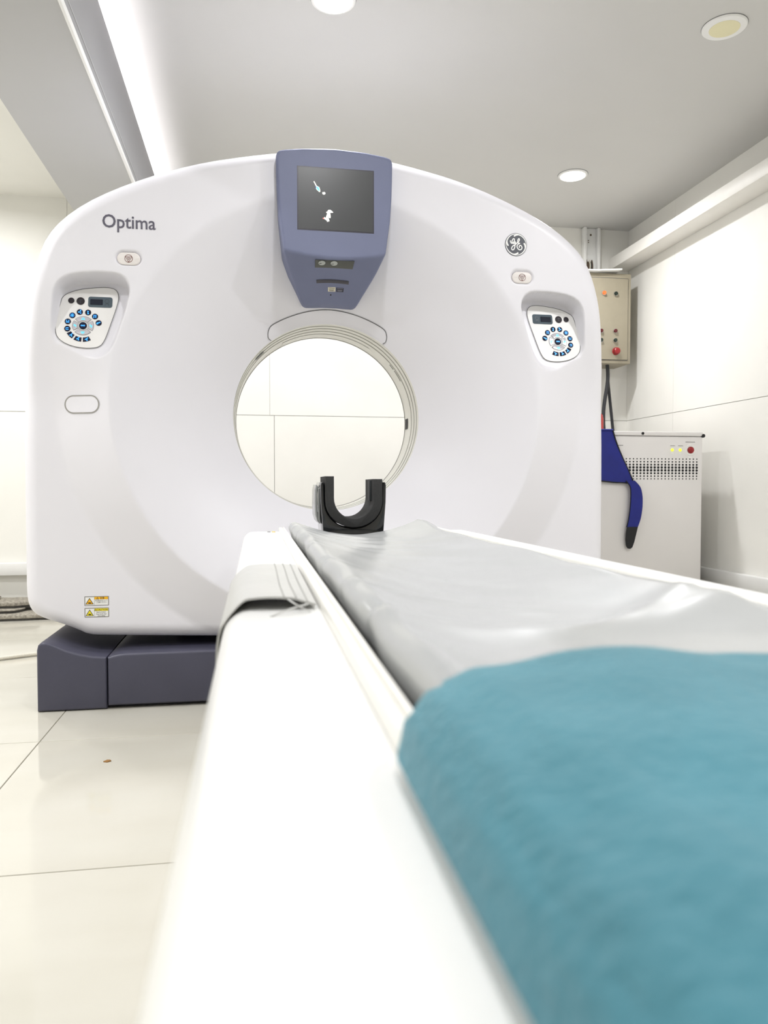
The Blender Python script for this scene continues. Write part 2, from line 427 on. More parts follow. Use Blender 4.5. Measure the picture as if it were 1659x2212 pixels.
pocketL = chaikin([(-.455, 1.438), (-.535, 1.436), (-.60, 1.424), (-.634, 1.392), (-.642, 1.32), (-.650, 1.255), (-.640, 1.207), (-.60, 1.184), (-.54, 1.176), (-.495, 1.180), (-.468, 1.208), (-.447, 1.27), (-.427, 1.335), (-.412, 1.395), (-.425, 1.428)], 2)
mir = lambda poly: [(2 * GX - a, b) for a, b in poly]
pocketR = mir(pocketL)
def plate_y(z): return 2.656 + (z - 1.2) * .25
EB = (-.4065, 1.4965)                          # emergency stop button centre, left
pillE = rrect(EB[0] - .042, EB[0] + .042, EB[1] - .0255, EB[1] + .0255, .0254, 8)
def front(x, z, edge=True):
    x = np.asarray(x, float); z = np.asarray(z, float)
    dx = x - GX
    r1 = np.hypot(dx, np.minimum(z - 1.07, 0))
    q = (.935 - r1) / .19
    k = .06                                     # soften both ends of the ramp
    ramp = np.clip(q, 0, 1)
    ramp = np.where(q < k, np.where(q > -k, (q + k) ** 2 / (4 * k), 0), ramp)
    ramp = np.where(q > 1 - k, np.where(q < 1 + k, 1 - (1 + k - q) ** 2 / (4 * k), 1), ramp)
    fade = 1 - sstep(1.0, 1.45, z)
    yb = 2.695 - .065 * (1 - (1 - ramp) * fade)
    t = (.745 - np.hypot(dx, z - BZ)) / .395
    yf = 2.63 + .24 * np.where(t > 0, .64 * t + .36 * t * t, .64 * t)
    h = .005
    m = np.maximum(yb, yf) + np.maximum(h - np.abs(yb - yf), 0) ** 2 / (4 * h)
    for pk in (pocketL, pocketR):
        d = polydist(x, z, pk)
        w = sstep(-.012, .005, d)
        m = m + np.maximum(plate_y(z) - m, 0) * w
    for pl in (pillE, mir(pillE)):
        d = polydist(x, z, pl); m = m + .010 * sstep(-.002, .007, d)
    if edge:
        d = np.maximum(polydist(x, z, outline), 0); RR = .05
        m = m + np.where(d < RR, RR - np.sqrt(np.maximum(RR * RR - (RR - d) ** 2, 0)), 0)
    return m
fy = lambda x, z: float(front(np.array([x]), np.array([z]))[0])

gan = thing('scanner_gantry', 'large white ring-shaped medical scanner on a dark slate base, facing the couch', 'medical scanner', (GX, 3.05, 0))
# housing: polar sheet from the bore rim out to the outline, round the edge, along the sides and over the back
NA = 1080; NR = 200
ang = np.arange(NA) * 2 * PI / NA
ol = np.array(outline); ol2 = np.roll(ol, -1, 0)
ro = np.zeros(NA)
for i, a in enumerate(ang):
    ca, sa = math.cos(a), math.sin(a)
    ax, az = ol[:, 0] - GX, ol[:, 1] - BZ; ex, ez = ol2[:, 0] - ol[:, 0], ol2[:, 1] - ol[:, 1]
    den = ca * ez - sa * ex; den = np.where(abs(den) < 1e-12, 1e-12, den)
    rr = (ax * ez - az * ex) / den; tt = (ax * sa - az * ca) / den
    ok = (tt >= -1e-6) & (tt <= 1 + 1e-6) & (rr > 0)
    ro[i] = rr[ok].max()
ringsX = []
s_ = np.linspace(0, 1, NR); s_ = np.concatenate([s_ * .94, .94 + .06 * np.sin(np.linspace(0, PI / 2, 16))[1:]])
rr = RB + np.outer(s_, (ro - RB))
X = GX + rr * np.cos(ang); Z = BZ + rr * np.sin(ang)
Yv = front(X.ravel(), Z.ravel()).reshape(X.shape)
ringsX = [np.stack([X[i], Yv[i], Z[i]], 1) for i in range(len(s_))]
def oring(scale_in, y):
    q = ro - scale_in
    return np.stack([GX + q * np.cos(ang), np.full(NA, y), BZ + q * np.sin(ang)], 1)
for si, y in ((0, 2.80), (0, 3.10), (0, 3.44), (.006, 3.465), (.02, 3.485), (.05, 3.495)): ringsX.append(oring(si, y))
for rad, y in ((.74, 3.495), (.72, 3.49), (.60, 3.40), (.48, 3.28), (.39, 3.18), (.36, 3.145), (RB, 3.125)):
    q = np.minimum(ro - .06, rad)
    ringsX.append(np.stack([GX + q * np.cos(ang), np.full(NA, y), BZ + q * np.sin(ang)], 1))
V = np.concatenate(ringsX); nr = len(ringsX)
I, J = np.meshgrid(np.arange(nr - 1), np.arange(NA), indexing='ij'); I = I.ravel(); J = J.ravel(); J2 = (J + 1) % NA
Fq = np.stack([I * NA + J, I * NA + J2, (I + 1) * NA + J2, (I + 1) * NA + J], 1)
me = bpy.data.meshes.new('housing')
V0 = V - np.array(gan['_o'])
me.from_pydata(V0.tolist(), [], Fq.tolist()); me.materials.append(MATS['gantry_white'])
me.polygons.foreach_set('use_smooth', np.ones(len(Fq), bool)); me.update()
o = bpy.data.objects.new('housing', me); C.objects.link(o); o.parent = gan; o['_o'] = gan['_o']
housing = o
# bore rings and the dark liner behind their joints
for y0, y1, rf, rb in ((2.869, 2.908, .3525, .3515), (2.910, 2.944, .3490, .3490), (2.946, 2.984, .3468, .3468), (2.986, 3.125, .3445, .3470)):
    MB().lathe([(rf + .014, y0 + .003), (rf + .004, y0), (rf, y0 + .002), (rb, y1 - .001), (rb + .012, y1)], (GX, 0, BZ), 'y', 128).build('bore_ring', 'ring_cream', gan)
for y, ra, rb in ((2.9095, .3530, .3508), (2.9455, .3500, .3482), (2.9855, .3480, .3460), (3.118, .3490, .3448)):
    MB().lathe([(ra + .003, y), (rb, y), (rb, y + .0012)], (GX, 0, BZ), 'y', 128).build('bore_seam', 'seam_grey', gan)
MB().lathe([(.362, 2.872), (.362, 3.124)], (GX, 0, BZ), 'y', 96).build('bore_liner', 'seam_dark', gan)
def borepatch(a0, a1, y0, y1, name, m, r=.3442, n=8):
    MB().grid(n, 2, lambda u, v: (GX + r * math.cos(R(a0 + (a1 - a0) * u)), y0 + (y1 - y0) * v, BZ + r * math.sin(R(a0 + (a1 - a0) * u)))).build(name, m, gan)
borepatch(-4, 3, 3.05, 3.10, 'laser_window', 'key_black')
borepatch(28, 36, 2.992, 3.006, 'laser_slot', 'seam_grey'); borepatch(37, 41, 2.994, 3.004, 'laser_slot', 'seam_dark')
borepatch(133, 140, 2.93, 2.95, 'laser_slot', 'seam_dark')
borepatch(58, 118, 3.03, 3.10, 'laser_window', 'ring_cream', .3440, 24)

# patches that follow the housing surface
def patch(poly, off, name, m, parent, fn=None, nring=6, skirt=0.004):
    fn = fn or fy
    cx = sum(p[0] for p in poly) / len(poly); cz = sum(p[1] for p in poly) / len(poly)
    rings = []
    rings.append([(a, fn(a, b) + skirt, b) for a, b in poly])
    for k in range(nring):
        s = 1 - k / nring
        pl = [(cx + (a - cx) * s, cz + (b - cz) * s) for a, b in poly]
        rings.append([(a, fn(a, b) - off, b) for a, b in pl])
    mb = MB().rings(rings, 0, (False, False))
    n = len(poly); last = len(rings) - 1
    mb.v.append((cx, fn(cx, cz) - off, cz)); ci = len(mb.v) - 1
    for i in range(n): mb.f.append((last * n + i, last * n + (i + 1) % n, ci)); mb.m.append(0)
    return mb.build(name, m, parent, recalc=False)
def outline_strip(poly, w, off, name, m, parent, fn=None, closed=True):
    fn = fn or fy
    a = inset(poly, -w / 2); b = inset(poly, w / 2); n = len(poly)
    v = [(p[0], fn(*p) - off, p[1]) for p in a] + [(p[0], fn(*p) - off, p[1]) for p in b]
    f = [(i, (i + 1) % n, n + (i + 1) % n, n + i) for i in range(n if closed else n - 1)]
    return MB().add(v, f).build(name, m, parent, recalc=False)
def decal(mb, vf, cx, cz, off, fn=None, mi=0, sx=1.0, sz=1.0):
    fn = fn or fy
    v, f = vf
    return mb.add([(cx + a * sx, fn(cx + a * sx, cz + b * sz) - off, cz + b * sz) for a, b in v], f, mi)
# arch-shaped cover above the bore
outer = catmull([(.0615, 1.2855), (.0535, 1.290), (.050, 1.298), (.0505, 1.312), (.0575, 1.329), (.0765, 1.3435), (.1187, 1.3645), (.1695, 1.3830), (.2207, 1.3945), (GX, 1.3985), (.3215, 1.3945), (.3727, 1.3830), (.4235, 1.3645), (.4657, 1.3435), (.4847, 1.329), (.4917, 1.312), (.492, 1.298), (.4885, 1.290), (.4805, 1.2855)], 5)
nob = lambda x, z: float(np.minimum(front(np.array([x]), np.array([z]), False), 2.871)[0])
def arch_pt(u, v):
    k = u * (len(outer) - 1); i = min(int(k), len(outer) - 2); t = k - i
    ox, oz = outer[i][0] * (1 - t) + outer[i + 1][0] * t, outer[i][1] * (1 - t) + outer[i + 1][1] * t
    a = math.atan2(oz - BZ, ox - GX); rr0 = math.hypot(ox - GX, oz - BZ); r = .3565 + (max(rr0, .358) - .3565) * v
    x, z = GX + r * math.cos(a), BZ + r * math.sin(a)
    return (x, nob(x, z) - .0018, z)
MB().grid(61, 8, arch_pt).build('laser_cover', 'gantry_white', gan, recalc=False)
v, f = ribbon(outer, .0022)
MB().add([(a, nob(a, b) - .0024, b) for a, b in v], f).build('cover_seam', 'seam_dark', gan, recalc=False)

# lettering and emblem
mb = MB(); decal(mb, text2d('Optima', .0605, bold=.0006), -.4885, 1.5925, .0012, sx=.93)
xs = [p[0] for p in mb.v]; k = (.168) / (max(xs) - min(xs)); x0 = min(xs)
mb.v = [(-.4875 + (p[0] - x0) * k, p[1], p[2]) for p in mb.v]
mb.build('lettering', 'letter_grey', gan, recalc=False)['label'] = 'grey word Optima on the upper left of the housing'
ex, ez, er = .9245, 1.6095, .0405
emb = patch(circ(ex, ez, er, 48), .0016, 'emblem', 'emblem_dark', gan, None, 3); emb['label'] = 'round dark grey emblem with white script letters'
mb = MB()
n = 48
def annulus(r0, r1, off):
    v = [(ex + er * r * math.cos(2 * PI * i / n), 2.63 - off, ez + er * r * math.sin(2 * PI * i / n)) for r in (r0, r1) for i in range(n)]
    mb.add(v, [(i, (i + 1) % n, n + (i + 1) % n, n + i) for i in range(n)])
annulus(.905, .955, .0021)
cxp, cyp = 537, 635
def E2(p): return (ex + (p[0] - cxp) / 365 * er, ez - (p[1] - cyp) / 395 * er)
G_ = [(345, 500), (352, 560), (392, 600), (450, 565), (482, 500), (470, 442), (438, 445), (405, 510), (403, 568), (440, 605), (488, 585), (515, 535), (502, 640), (490, 740), (450, 815), (402, 820), (388, 760), (430, 690), (500, 645), (570, 575), (635, 505), (648, 445), (620, 432), (588, 500), (605, 575), (670, 588)]
E_ = [(670, 588), (605, 620), (567, 685), (592, 765), (660, 812), (722, 780), (733, 712), (690, 658), (642, 690), (652, 742)]
for st in (G_, E_):
    pts = catmull([E2(p) for p in st], 5); v, f = ribbon(pts, er * .092)
    nn = len(pts); mb.add([(a, 2.63 - .0020 - (i % nn) * 6e-6 - (3e-4 if st is E_ else 0), b) for i, (a, b) in enumerate(v)], f)
for a0 in (102, 8, -78, 187):
    pts = []; ws = []
    for k in range(26):
        t = k / 25; a = R(a0 - t * 88); rad = .76 + .135 * min(1, t * 3.2) ** .8
        pts.append((ex + er * rad * math.cos(a), ez + er * rad * math.sin(a))); ws.append(er * (.13 * (1 - t) ** 1.1 + .02))
    v, f = ribbon(pts, ws); mb.add([(a, 2.63 - .0025, b) for a, b in v], f)
    a = R(a0); c_ = circ(ex + er * .76 * math.cos(a), ez + er * .76 * math.sin(a), er * .075, 12)
    mb.add([(p, 2.63 - .0026, q) for p, q in c_], [tuple(range(12))])
mb.build('emblem_script', 'emblem_white', emb, recalc=False)

# emergency stop buttons
for sgn in (0, 1):
    cx = EB[0] if sgn == 0 else 2 * GX - EB[0]; cz = EB[1] - .002
    pill = rrect(cx - .037, cx + .037, cz - .0205, cz + .0205, .0204, 8)
    yb = 2.63
    bt = MB().prism(pill, yb - .0005, yb + .012, .004, 'y', 3).build('emergency_button', 'button_blush', gan)
    bt['label'] = 'pale oblong button with a maroon triangle in a circle'
    outline_strip(inset(pill, -.0012), .002, .0006, 'button_gap', 'seam_grey', gan, lambda a, b: 2.639)
    mb = MB(); r = .0130; f0 = lambda a, b: yb
    oc = circ(cx, cz, r, 32); ic = circ(cx, cz, r - .0014, 32)
    mb.add([(a, yb - .0012, b) for a, b in oc + ic], [(i, (i + 1) % 32, 32 + (i + 1) % 32, 32 + i) for i in range(32)])
    for rad, wd in ((.0118, .0013), (.0048, .0012)):
        tri = [(cx + rad * math.cos(R(a)), cz + rad * math.sin(R(a))) for a in (150, 30, -90)]
        for i in range(3):
            v, f = ribbon([tri[i], tri[(i + 1) % 3]], wd); mb.add([(a, yb - .0013 - i * 5e-5, b) for a, b in v], f)
    mb.build('stop_symbol', 'symbol_maroon', bt, recalc=False)
# plain oblong cover on the left
pillP = rrect(-.6225, -.5085, .989, 1.0455, .0281, 10)
patch(pillP, .0012, 'oblong_cover', 'gantry_white', gan, None, 3)
outline_strip(pillP, .0042, .0014, 'cover_seam', 'seam_grey', gan)

# control pads
plateL = chaikin([(-.585, 1.4034), (-.5367, 1.412), (-.490, 1.417), (-.460, 1.411), (-.4495, 1.388), (-.4535, 1.355), (-.4744, 1.2825), (-.4896, 1.2308), (-.506, 1.205), (-.5536, 1.2000), (-.6051, 1.2100), (-.640, 1.2330), (-.6485, 1.265), (-.6451, 1.295), (-.636, 1.353), (-.628, 1.383)], 2)
PC = (-.5607, 1.2785)
Kp = .0001502
def pad(mirror):
    sx = -1 if mirror else 1
    W = lambda x: 2 * GX - x if mirror else x
    poly = [(W(a), b) for a, b in plateL]
    py = lambda a, b: plate_y(b)
    cp = patch(poly, .0035, 'control_pad', 'plate_white', gan, py, 3, .004)
    cp['label'] = 'control pad with blue lit keys beside the %s edge of the housing' % ('right' if mirror else 'left')
    outline_strip(poly, .0019, .0038, 'pad_seam', 'seam_dark', cp, py)
    # pad coordinates in crop pixels -> plate
    def L(p): return (W(PC[0] + (p[0] - 698) * Kp), PC[1] - (p[1] - 1030) * Kp * 1.02)
    f3 = lambda a, b: plate_y(b) - .0035
    def key(poly2, h, name, m, glyph=None, gm='glow_blue', rim=False):
        mb = MB()
        P2 = [L(p) for p in poly2]
        pin = inset(P2, .0008)
        mb.rings([[(a, f3(a, b) + .001, b) for a, b in P2], [(a, f3(a, b) - h * .7, b) for a, b in P2], [(a, f3(a, b) - h, b) for a, b in pin]], 0, (False, True))
        mats = [m, gm]
        if glyph:
            for gi, (v, f) in enumerate(glyph): mb.add([(a, f3(a, b) - h - .0004 - gi * 3e-5, b) for a, b in [L(q) for q in v]], f, 1)
        if rim:
            po = inset(P2, -.0012); nn = len(P2)
            mb.add([(a, f3(a, b) - .0006, b) for a, b in po + P2], [(i, (i + 1) % nn, nn + (i + 1) % nn, nn + i) for i in range(nn)], 2); mats.append('key_rim')
        return mb.build(name, mats, cp, recalc=False)
    def ln(*pts, w=15): return ribbon(list(pts), w)
    def dot(x, y, r): return (circ(x, y, r, 10), [tuple(range(10))])
    def sq(x, y, w, h): return ([(x - w / 2, y - h / 2), (x + w / 2, y - h / 2), (x + w / 2, y + h / 2), (x - w / 2, y + h / 2)], [(0, 1, 2, 3)])
    key(circ(427, 465, 66, 24), .002, 'pad_key', 'key_black'); key(circ(625, 470, 86, 24), .0025, 'pad_key', 'key_black', [ln((600, 450), (650, 450)), ln((625, 480), (625, 510))], 'display_line')
    B = [((465, 803), [dot(465, 803, 22)] + [ln((465 + 26 * math.cos(a), 803 + 26 * math.sin(a)), (465 + 46 * math.cos(a), 803 + 46 * math.sin(a)), w=13) for a in np.arange(8) * PI / 4]),
         ((618, 722), [sq(635, 695, 24, 40), sq(602, 725, 34, 26), sq(640, 748, 22, 30)]),
         ((793, 725), [sq(790, 735, 16, 70), ln((775, 700), (810, 700), (785, 730), (812, 755)), sq(800, 755, 30, 16)]),
         ((942, 812), [sq(918, 785, 16, 16), sq(942, 785, 16, 16), sq(966, 785, 16, 16), sq(920, 810, 22, 20), sq(960, 810, 30, 20), sq(920, 838, 26, 18), sq(962, 838, 22, 18)]),
         ((1025, 957), [dot(1000, 970, 22), ln((1000, 970), (1020, 950), (1035, 955), (1060, 938), w=24)]),
         ((375, 945), [dot(352, 925, 13), dot(398, 925, 13), sq(375, 960, 72, 22)]),
         ((372, 1107), [ln((400, 1090), (345, 1090), (345, 1128), (402, 1128), w=16), sq(375, 1090, 10, 26)])]
    for (cx, cy), gl in B: key(circ(cx, cy, 64, 24), .002, 'pad_key', 'key_navy', gl)
    key(circ(698, 1030, 82, 28), .003, 'pad_key', 'key_navy', [sq(698, 1030, 40, 26), ln((655, 1030), (675, 1015)), ln((655, 1030), (675, 1045)), ln((741, 1030), (721, 1015)), ln((741, 1030), (721, 1045))])
    def arc(a0, a1, r0, r1, n=10):
        return [(698 + r1 * math.cos(R(a)) * 1.03, 1030 + r1 * math.sin(R(a)) * .97) for a in np.linspace(a0, a1, n)] + [(698 + r0 * math.cos(R(a)) * 1.03, 1030 + r0 * math.sin(R(a)) * .97) for a in np.linspace(a1, a0, n)]
    for a, gl in ((-90, [sq(698, 890, 80, 20), ln((670, 872), (698, 850), (726, 872))]), (90, [sq(698, 1175, 80, 20), ln((670, 1192), (698, 1210), (726, 1192))]),
                  (0, [sq(866, 1030, 55, 22), dot(850, 1005, 10), dot(875, 1060, 14)]), (180, [sq(530, 1030, 55, 22), dot(520, 1010, 10), dot(545, 1055, 12)])):
        h_ = 47 if abs(a) == 90 else 30
        key(arc(a - h_, a + h_, 112, 216), .0022, 'pad_key', 'key_silver', gl, 'glow_cyan', True)
    for a0, a1, (gx, gy) in ((126, 150, (460, 1245)), (94, 119, (605, 1325)), (63, 88, (785, 1330))):
        key(arc(a0, a1, 276, 372, 6), .002, 'pad_key', 'key_navy', [ln((gx - 35, gy + 15), (gx, gy - 5), (gx + 30, gy - 30), w=20), dot(gx + 12, gy + 28, 15), ln((gx, gy), (gx + 20, gy + 30), w=16)])
    dr = rrect(785, 1300, 360, 600, 48, 5)
    key(dr, .0015, 'pad_display', 'display_slate', [ln(*[(1187 + 45 * math.cos(t), 455 + 45 * math.sin(t)) for t in np.linspace(0, 2 * PI, 20)], w=10), dot(1170, 448, 7), dot(1204, 448, 7),
        ln((1150, 555), (1150, 515), (1224, 515), (1224, 555), w=10), ln((1172, 515), (1172, 498), w=10), ln((1202, 515), (1202, 498), w=10), ln((1187, 470), (1187, 480), w=8)], 'display_line')
    key(rrect(830, 1095, 418, 545, 6, 2), .0034, 'pad_screen', 'display_black')
pad(False); pad(True)

# caution stickers
def sticker(z0, z1, head, title, lines, lab, tri_off):
    x0, x1 = -.5732, -.4932; ys = lambda a, b: 2.6951
    w = x1 - x0; h = z1 - z0
    st = MB().prism(rrect(x0, x1, z0, z1, .0025, 3), 2.6951 - .0003, 2.6955, 0).build('caution_sticker', 'sticker_grey', gan); st['label'] = lab
    def flat(poly, off, name, m): MB().add([(a, 2.6951 - off, b) for a, b in poly], [tuple(range(len(poly)))]).build(name, m, st, recalc=False)
    b = .0032
    xm = x0 + w * .41
    flat([(x0 + b, z0 + b), (xm - .001, z0 + b), (xm - .001, z1 - b), (x0 + b, z1 - b)], .0005, 'pictogram_field', 'sticker_white')
    flat([(xm, z0 + b), (x1 - b, z0 + b), (x1 - b, z1 - b * .8), (xm, z1 - b * .8)], .0005, 'text_field', 'sticker_white')
    flat([(xm, z1 - h * .34), (x1 - b, z1 - h * .34), (x1 - b, z1 - b * .8), (xm, z1 - b * .8)], .0007, 'heading_field', head)
    cx = (x0 + xm) / 2 + .0004; tz = z0 + h * .17; tw = .0135; th = h * .66
    flat([(cx - tw, tz), (cx + tw, tz), (cx, tz + th)], .0007, 'warning_triangle', 'ink')
    flat([(cx - tw * .76, tz + .0015), (cx + tw * .76, tz + .0015), (cx, tz + th * .84)], .0009, 'warning_triangle', head)
    flat(circ(cx + .0012, tz + th * .22, .0052, 14, .0021), .0011, 'hand_mark', 'ink')
    v, f = ribbon([(cx - .0065, tz + th * .32), (cx - .004, tz + th * .24), (cx - .001, tz + th * .3)], .0012)
    MB().add([(a, 2.6951 - .00115, b_) for a, b_ in v], f).build('hand_mark', 'ink', st, recalc=False)
    mb = MB(); fs = lambda a, b_: 2.6951
    tx = (xm + x1 - b) / 2
    decal(mb, text2d(title, .0092, 'CENTER', 0), tx + .003, z1 - h * .30, .0011, fs, sx=.86)
    tt = [(tx - .0195 + tri_off, z1 - h * .31), (tx - .0125 + tri_off, z1 - h * .31), (tx - .016 + tri_off, z1 - h * .31 + .0065)]
    for i in range(3):
        v, f = ribbon([tt[i], tt[(i + 1) % 3]], .001); mb.add([(a, 2.6951 - .0011, b_) for a, b_ in v], f)
    for i, l in enumerate(lines):
        decal(mb, text2d(l, .0060, 'CENTER', 0), tx, z1 - h * .34 - .0062 - i * .0060, .0011, fs, sx=.84)
    mb.build('lettering', 'ink', st, recalc=False)
sticker(.3395, .3727, 'sticker_amber', '\u6ce8\u610f', ['\u624b\u3092\u6319\u307e\u306a\u3044\u3088\u3046', '\u3054\u6ce8\u610f\u304f\u3060\u3055\u3044'], 'upper caution sticker with amber heading and warning triangle', .004)
sticker(.3000, .3332, 'sticker_yellow', 'CAUTION', ['PINCH POINT.', 'Keep hands clear', 'when tilting.'], 'lower caution sticker with yellow heading reading CAUTION', -.003)

# console panel at the top of the ring
def con_y(x, z):
    zc = 1.536 - .020 * (1 - min(1, abs(x - GX) / .175) ** 2)   # crease sagging in the middle
    sl = .205 / (zc - 1.405); d = zc - z; k = .006
    if abs(d) < k: return 2.585 + (d + k) ** 2 / (4 * k) * sl
    return 2.585 + max(0, d) * sl
ch = [(0, 1.882), (.10, 1.877), (.17, 1.868), (.191, 1.862), (.197, 1.848), (.1965, 1.80), (.194, 1.72), (.189, 1.65), (.174, 1.54), (.151, 1.49), (.124, 1.447), (.105, 1.416), (.097, 1.405), (.086, 1.4010), (.06, 1.4022), (.03, 1.4045)]
conp = [(GX + a, b) for a, b in ch] + [(GX, 1.405)] + [(GX - a, b) for a, b in ch[:0:-1]]
def resample(poly, step):
    out = []
    for i in range(len(poly)):
        a, b = poly[i], poly[(i + 1) % len(poly)]; n = max(1, int(math.hypot(b[0] - a[0], b[1] - a[1]) / step))
        out += [(a[0] + (b[0] - a[0]) * k / n, a[1] + (b[1] - a[1]) * k / n) for k in range(n)]
    return out
conp = chaikin(resample(conp, .012), 1)
def con_mesh(poly, off, depth, rnd, nin=14):
    cx, cz = GX, 1.64; rings = []
    for dd in (depth, rnd):
        rings.append([(a, con_y(a, b) - off + dd, b) for a, b in poly])
    for k in range(1, 5):
        q = k / 4 * PI / 2; pl = inset(poly, rnd * (1 - math.cos(q)))
        rings.append([(a, con_y(a, b) - off + rnd * (1 - math.sin(q)), b) for a, b in pl])
    base = inset(poly, rnd)
    for k in range(1, nin + 1):
        s = 1 - k / (nin + 1)
        rings.append([(cx + (a - cx) * s, con_y(cx + (a - cx) * s, cz + (b - cz) * s) - off, cz + (b - cz) * s) for a, b in base])
    return rings
con = MB().rings(con_mesh(conp, 0, .13, .009, 60), 0, (False, True)).build('console', 'console_blue', gan, recalc=False)
con['label'] = 'tapering slate-blue console panel above the bore'
# screen
sx0, sx1, sz0, sz1 = .1475, .3995, 1.609, 1.812
MB().prism([(sx0 - .004, sz0 - .004), (sx1 + .004, sz0 - .004), (sx1 + .004, sz1 + .004), (sx0 - .004, sz1 + .004)], 2.5845, 2.586, 0).build('screen_bezel', 'handle_dark', con)
scr = MB().box(sx0, sx1, 2.5838, 2.586, sz0, sz1).build('screen', 'screen_dark', con); scr['label'] = 'dark display with a small blue dropper and white figure'
# pictures shown on the display (crop pixels of the screen -> screen plane)
def S(p): return (sx0 + (p[0] - 38) / (1530 - 38) * (sx1 - sx0), sz1 - (p[1] - (100 + (p[0] - 38) * .07)) / 1225 * (sz1 - sz0))
def shape(polys, strokes, name, m, off=.0006):
    mb = MB()
    for pl in polys: mb.add([(a, 2.5838 - off, b) for a, b in map(S, pl)], [tuple(range(len(pl)))])
    for pts, w in strokes:
        off += 4e-5; v, f = ribbon(catmull(pts, 4), w); mb.add([(a, 2.5838 - off, b) for a, b in map(S, v)], f)
    mb.build(name, m, con, recalc=False)
shape([[(385, 480), (395, 475), (455, 510), (470, 560), (475, 600), (455, 612), (400, 560), (378, 530)]], [([(345, 392), (368, 435), (392, 482)], 20)], 'screen_picture', 'screen_white')
shape([[(392, 492), (440, 512), (458, 560), (455, 592), (410, 555)]], [], 'screen_picture', 'screen_cyan', .0010)
shape([[(378, 485), (388, 490), (395, 545), (378, 530)]], [], 'screen_picture', 'screen_navy', .0010)
shape([circ(545, 635, 32, 12, 26)], [([(515, 612), (530, 622)], 16), ([(548, 605), (550, 618)], 16)], 'screen_picture', 'screen_white')
shape([[(600, 1010), (632, 965), (675, 965), (725, 1008), (730, 1025), (670, 1028), (640, 1050), (605, 1040)]],
      [([(640, 1010), (625, 1070), (610, 1120), (632, 1200)], 52), ([(655, 1040), (662, 1090), (660, 1130)], 34), ([(635, 1190), (600, 1160), (545, 1122)], 36), ([(590, 1010), (620, 1025)], 20)], 'screen_picture', 'screen_white')
shape([circ(532, 1135, 14, 10)], [], 'screen_picture', 'screen_red', .0010)
# things on the sloping lower console
def on_con(poly, off, name, m, parent=None, thick=True):
    top = [(a, con_y(a, b) - off, b) for a, b in poly]; bot = [(a, con_y(a, b) + .004, b) for a, b in poly]
    return MB().rings([bot, top], 0, (False, True)).build(name, m, parent or con, recalc=False)
st = on_con([(.2040, 1.5105), (.338, 1.5115), (.3350, 1.4942), (.2060, 1.4942)], .006, 'indicator_strip', 'strip_olive')
st['label'] = 'dark strip with two pale round face symbols'
for cx in (.2275, .2690):
    v = circ(cx, 1.5033, .0118, 20, .0050)
    MB().add([(a, con_y(a, b) - .0068, b) for a, b in v], [tuple(range(20))]).build('face_symbol', 'face_grey', st, recalc=False)
    mb = MB()
    for q in ([(cx - .009, 1.5015), (cx - .001, 1.5020)], [(cx - .006, 1.506), (cx - .005, 1.5052)]):
        v, f = ribbon(q, .0012); mb.add([(a, con_y(a, b) - .0074, b) for a, b in v], f)
    mb.build('face_symbol', 'ink', st, recalc=False)
hp = [(.2147 + .1135 * t, 1.4655 + .0018 * math.sin(PI * t)) for t in np.linspace(0, 1, 12)] + [(.3295 - .1135 * t, 1.4582 + .0018 * math.sin(PI * t)) for t in np.linspace(0, 1, 12)]
on_con(hp, .003, 'pull_handle', 'handle_dark')
l1 = on_con([(.2580, 1.4497), (.2845, 1.4503), (.2858, 1.4398), (.2595, 1.4393)], .001, 'label_plate', 'label_cream')
l2 = on_con([(.2877, 1.4494), (.3140, 1.4491), (.3145, 1.4395), (.2890, 1.4396)], .001, 'label_plate', 'label_navy')
for lp, x0, m in ((l1, .2608, 'ink'), (l2, .2905, 'ink_light')):
    mb = MB()
    for k, (w, zz) in enumerate(((.021, 1.4474), (.019, 1.4436), (.015, 1.4414))):
        v, f = ribbon([(x0 + (.021 - w) / 2, zz), (x0 + (.021 + w) / 2, zz)], .0010); mb.add([(a, con_y(a, b) - .0018, b) for a, b in v], f)
    mb.build('print_lines', m, lp, recalc=False)
on_con(circ(.2707, 1.4314, .0028, 12, .0018), .0005, 'sensor_hole', 'hole_black')

# slate base under the ring
def base_block(poly, name, y0=2.632, y1=3.47, bev=.009):
    return MB().prism(poly, y0, y1, bev, 'y', 4).build(name, 'base_slate', gan)
bl = [(-.712, .002), (-.712, .205), (-.708, .222), (-.698, .231), (-.680, .231), (-.655, .221), (-.62, .203), (-.58, .190), (-.54, .181), (-.4925, .176), (-.4925, .002)]
base_block(bl, 'base_foot'); base_block(mir(bl), 'base_foot')
base_block([(-.4895, .012), (-.4895, .174), (-.47, .181), (-.44, .186), (GX, .190), (.982, .186), (1.012, .181), (1.0315, .174), (1.0315, .012)], 'base_bridge')
MB().box(-.66, 1.20, 2.66, 3.44, 0.001, .05).build('base_plinth', 'base_black', gan)
MB().box(-.30, .84, 2.95, 3.35, .15, .32, .01).build('tilt_frame', 'base_black', gan)
# white lip under the lower edge of the housing
lip = [(GX + a, b) for a, b in ((-.79, .262), (-.72, .236), (0, .216), (.72, .236), (.79, .262), (.75, .29), (0, .27), (-.75, .29))]
MB().prism([(a, b - .008) for a, b in lip], 2.752, 3.42, .012, 'y', 3).build('lower_lip', 'gantry_white', gan)

MB().lathe([(.030, 0), (.030, .05), (.026, .062), (.015, .070), (.0005, .073)], (.160, 2.86, 1.872), 'z', 24, cap=(False, True)).build('top_knob', 'ring_cream', gan)

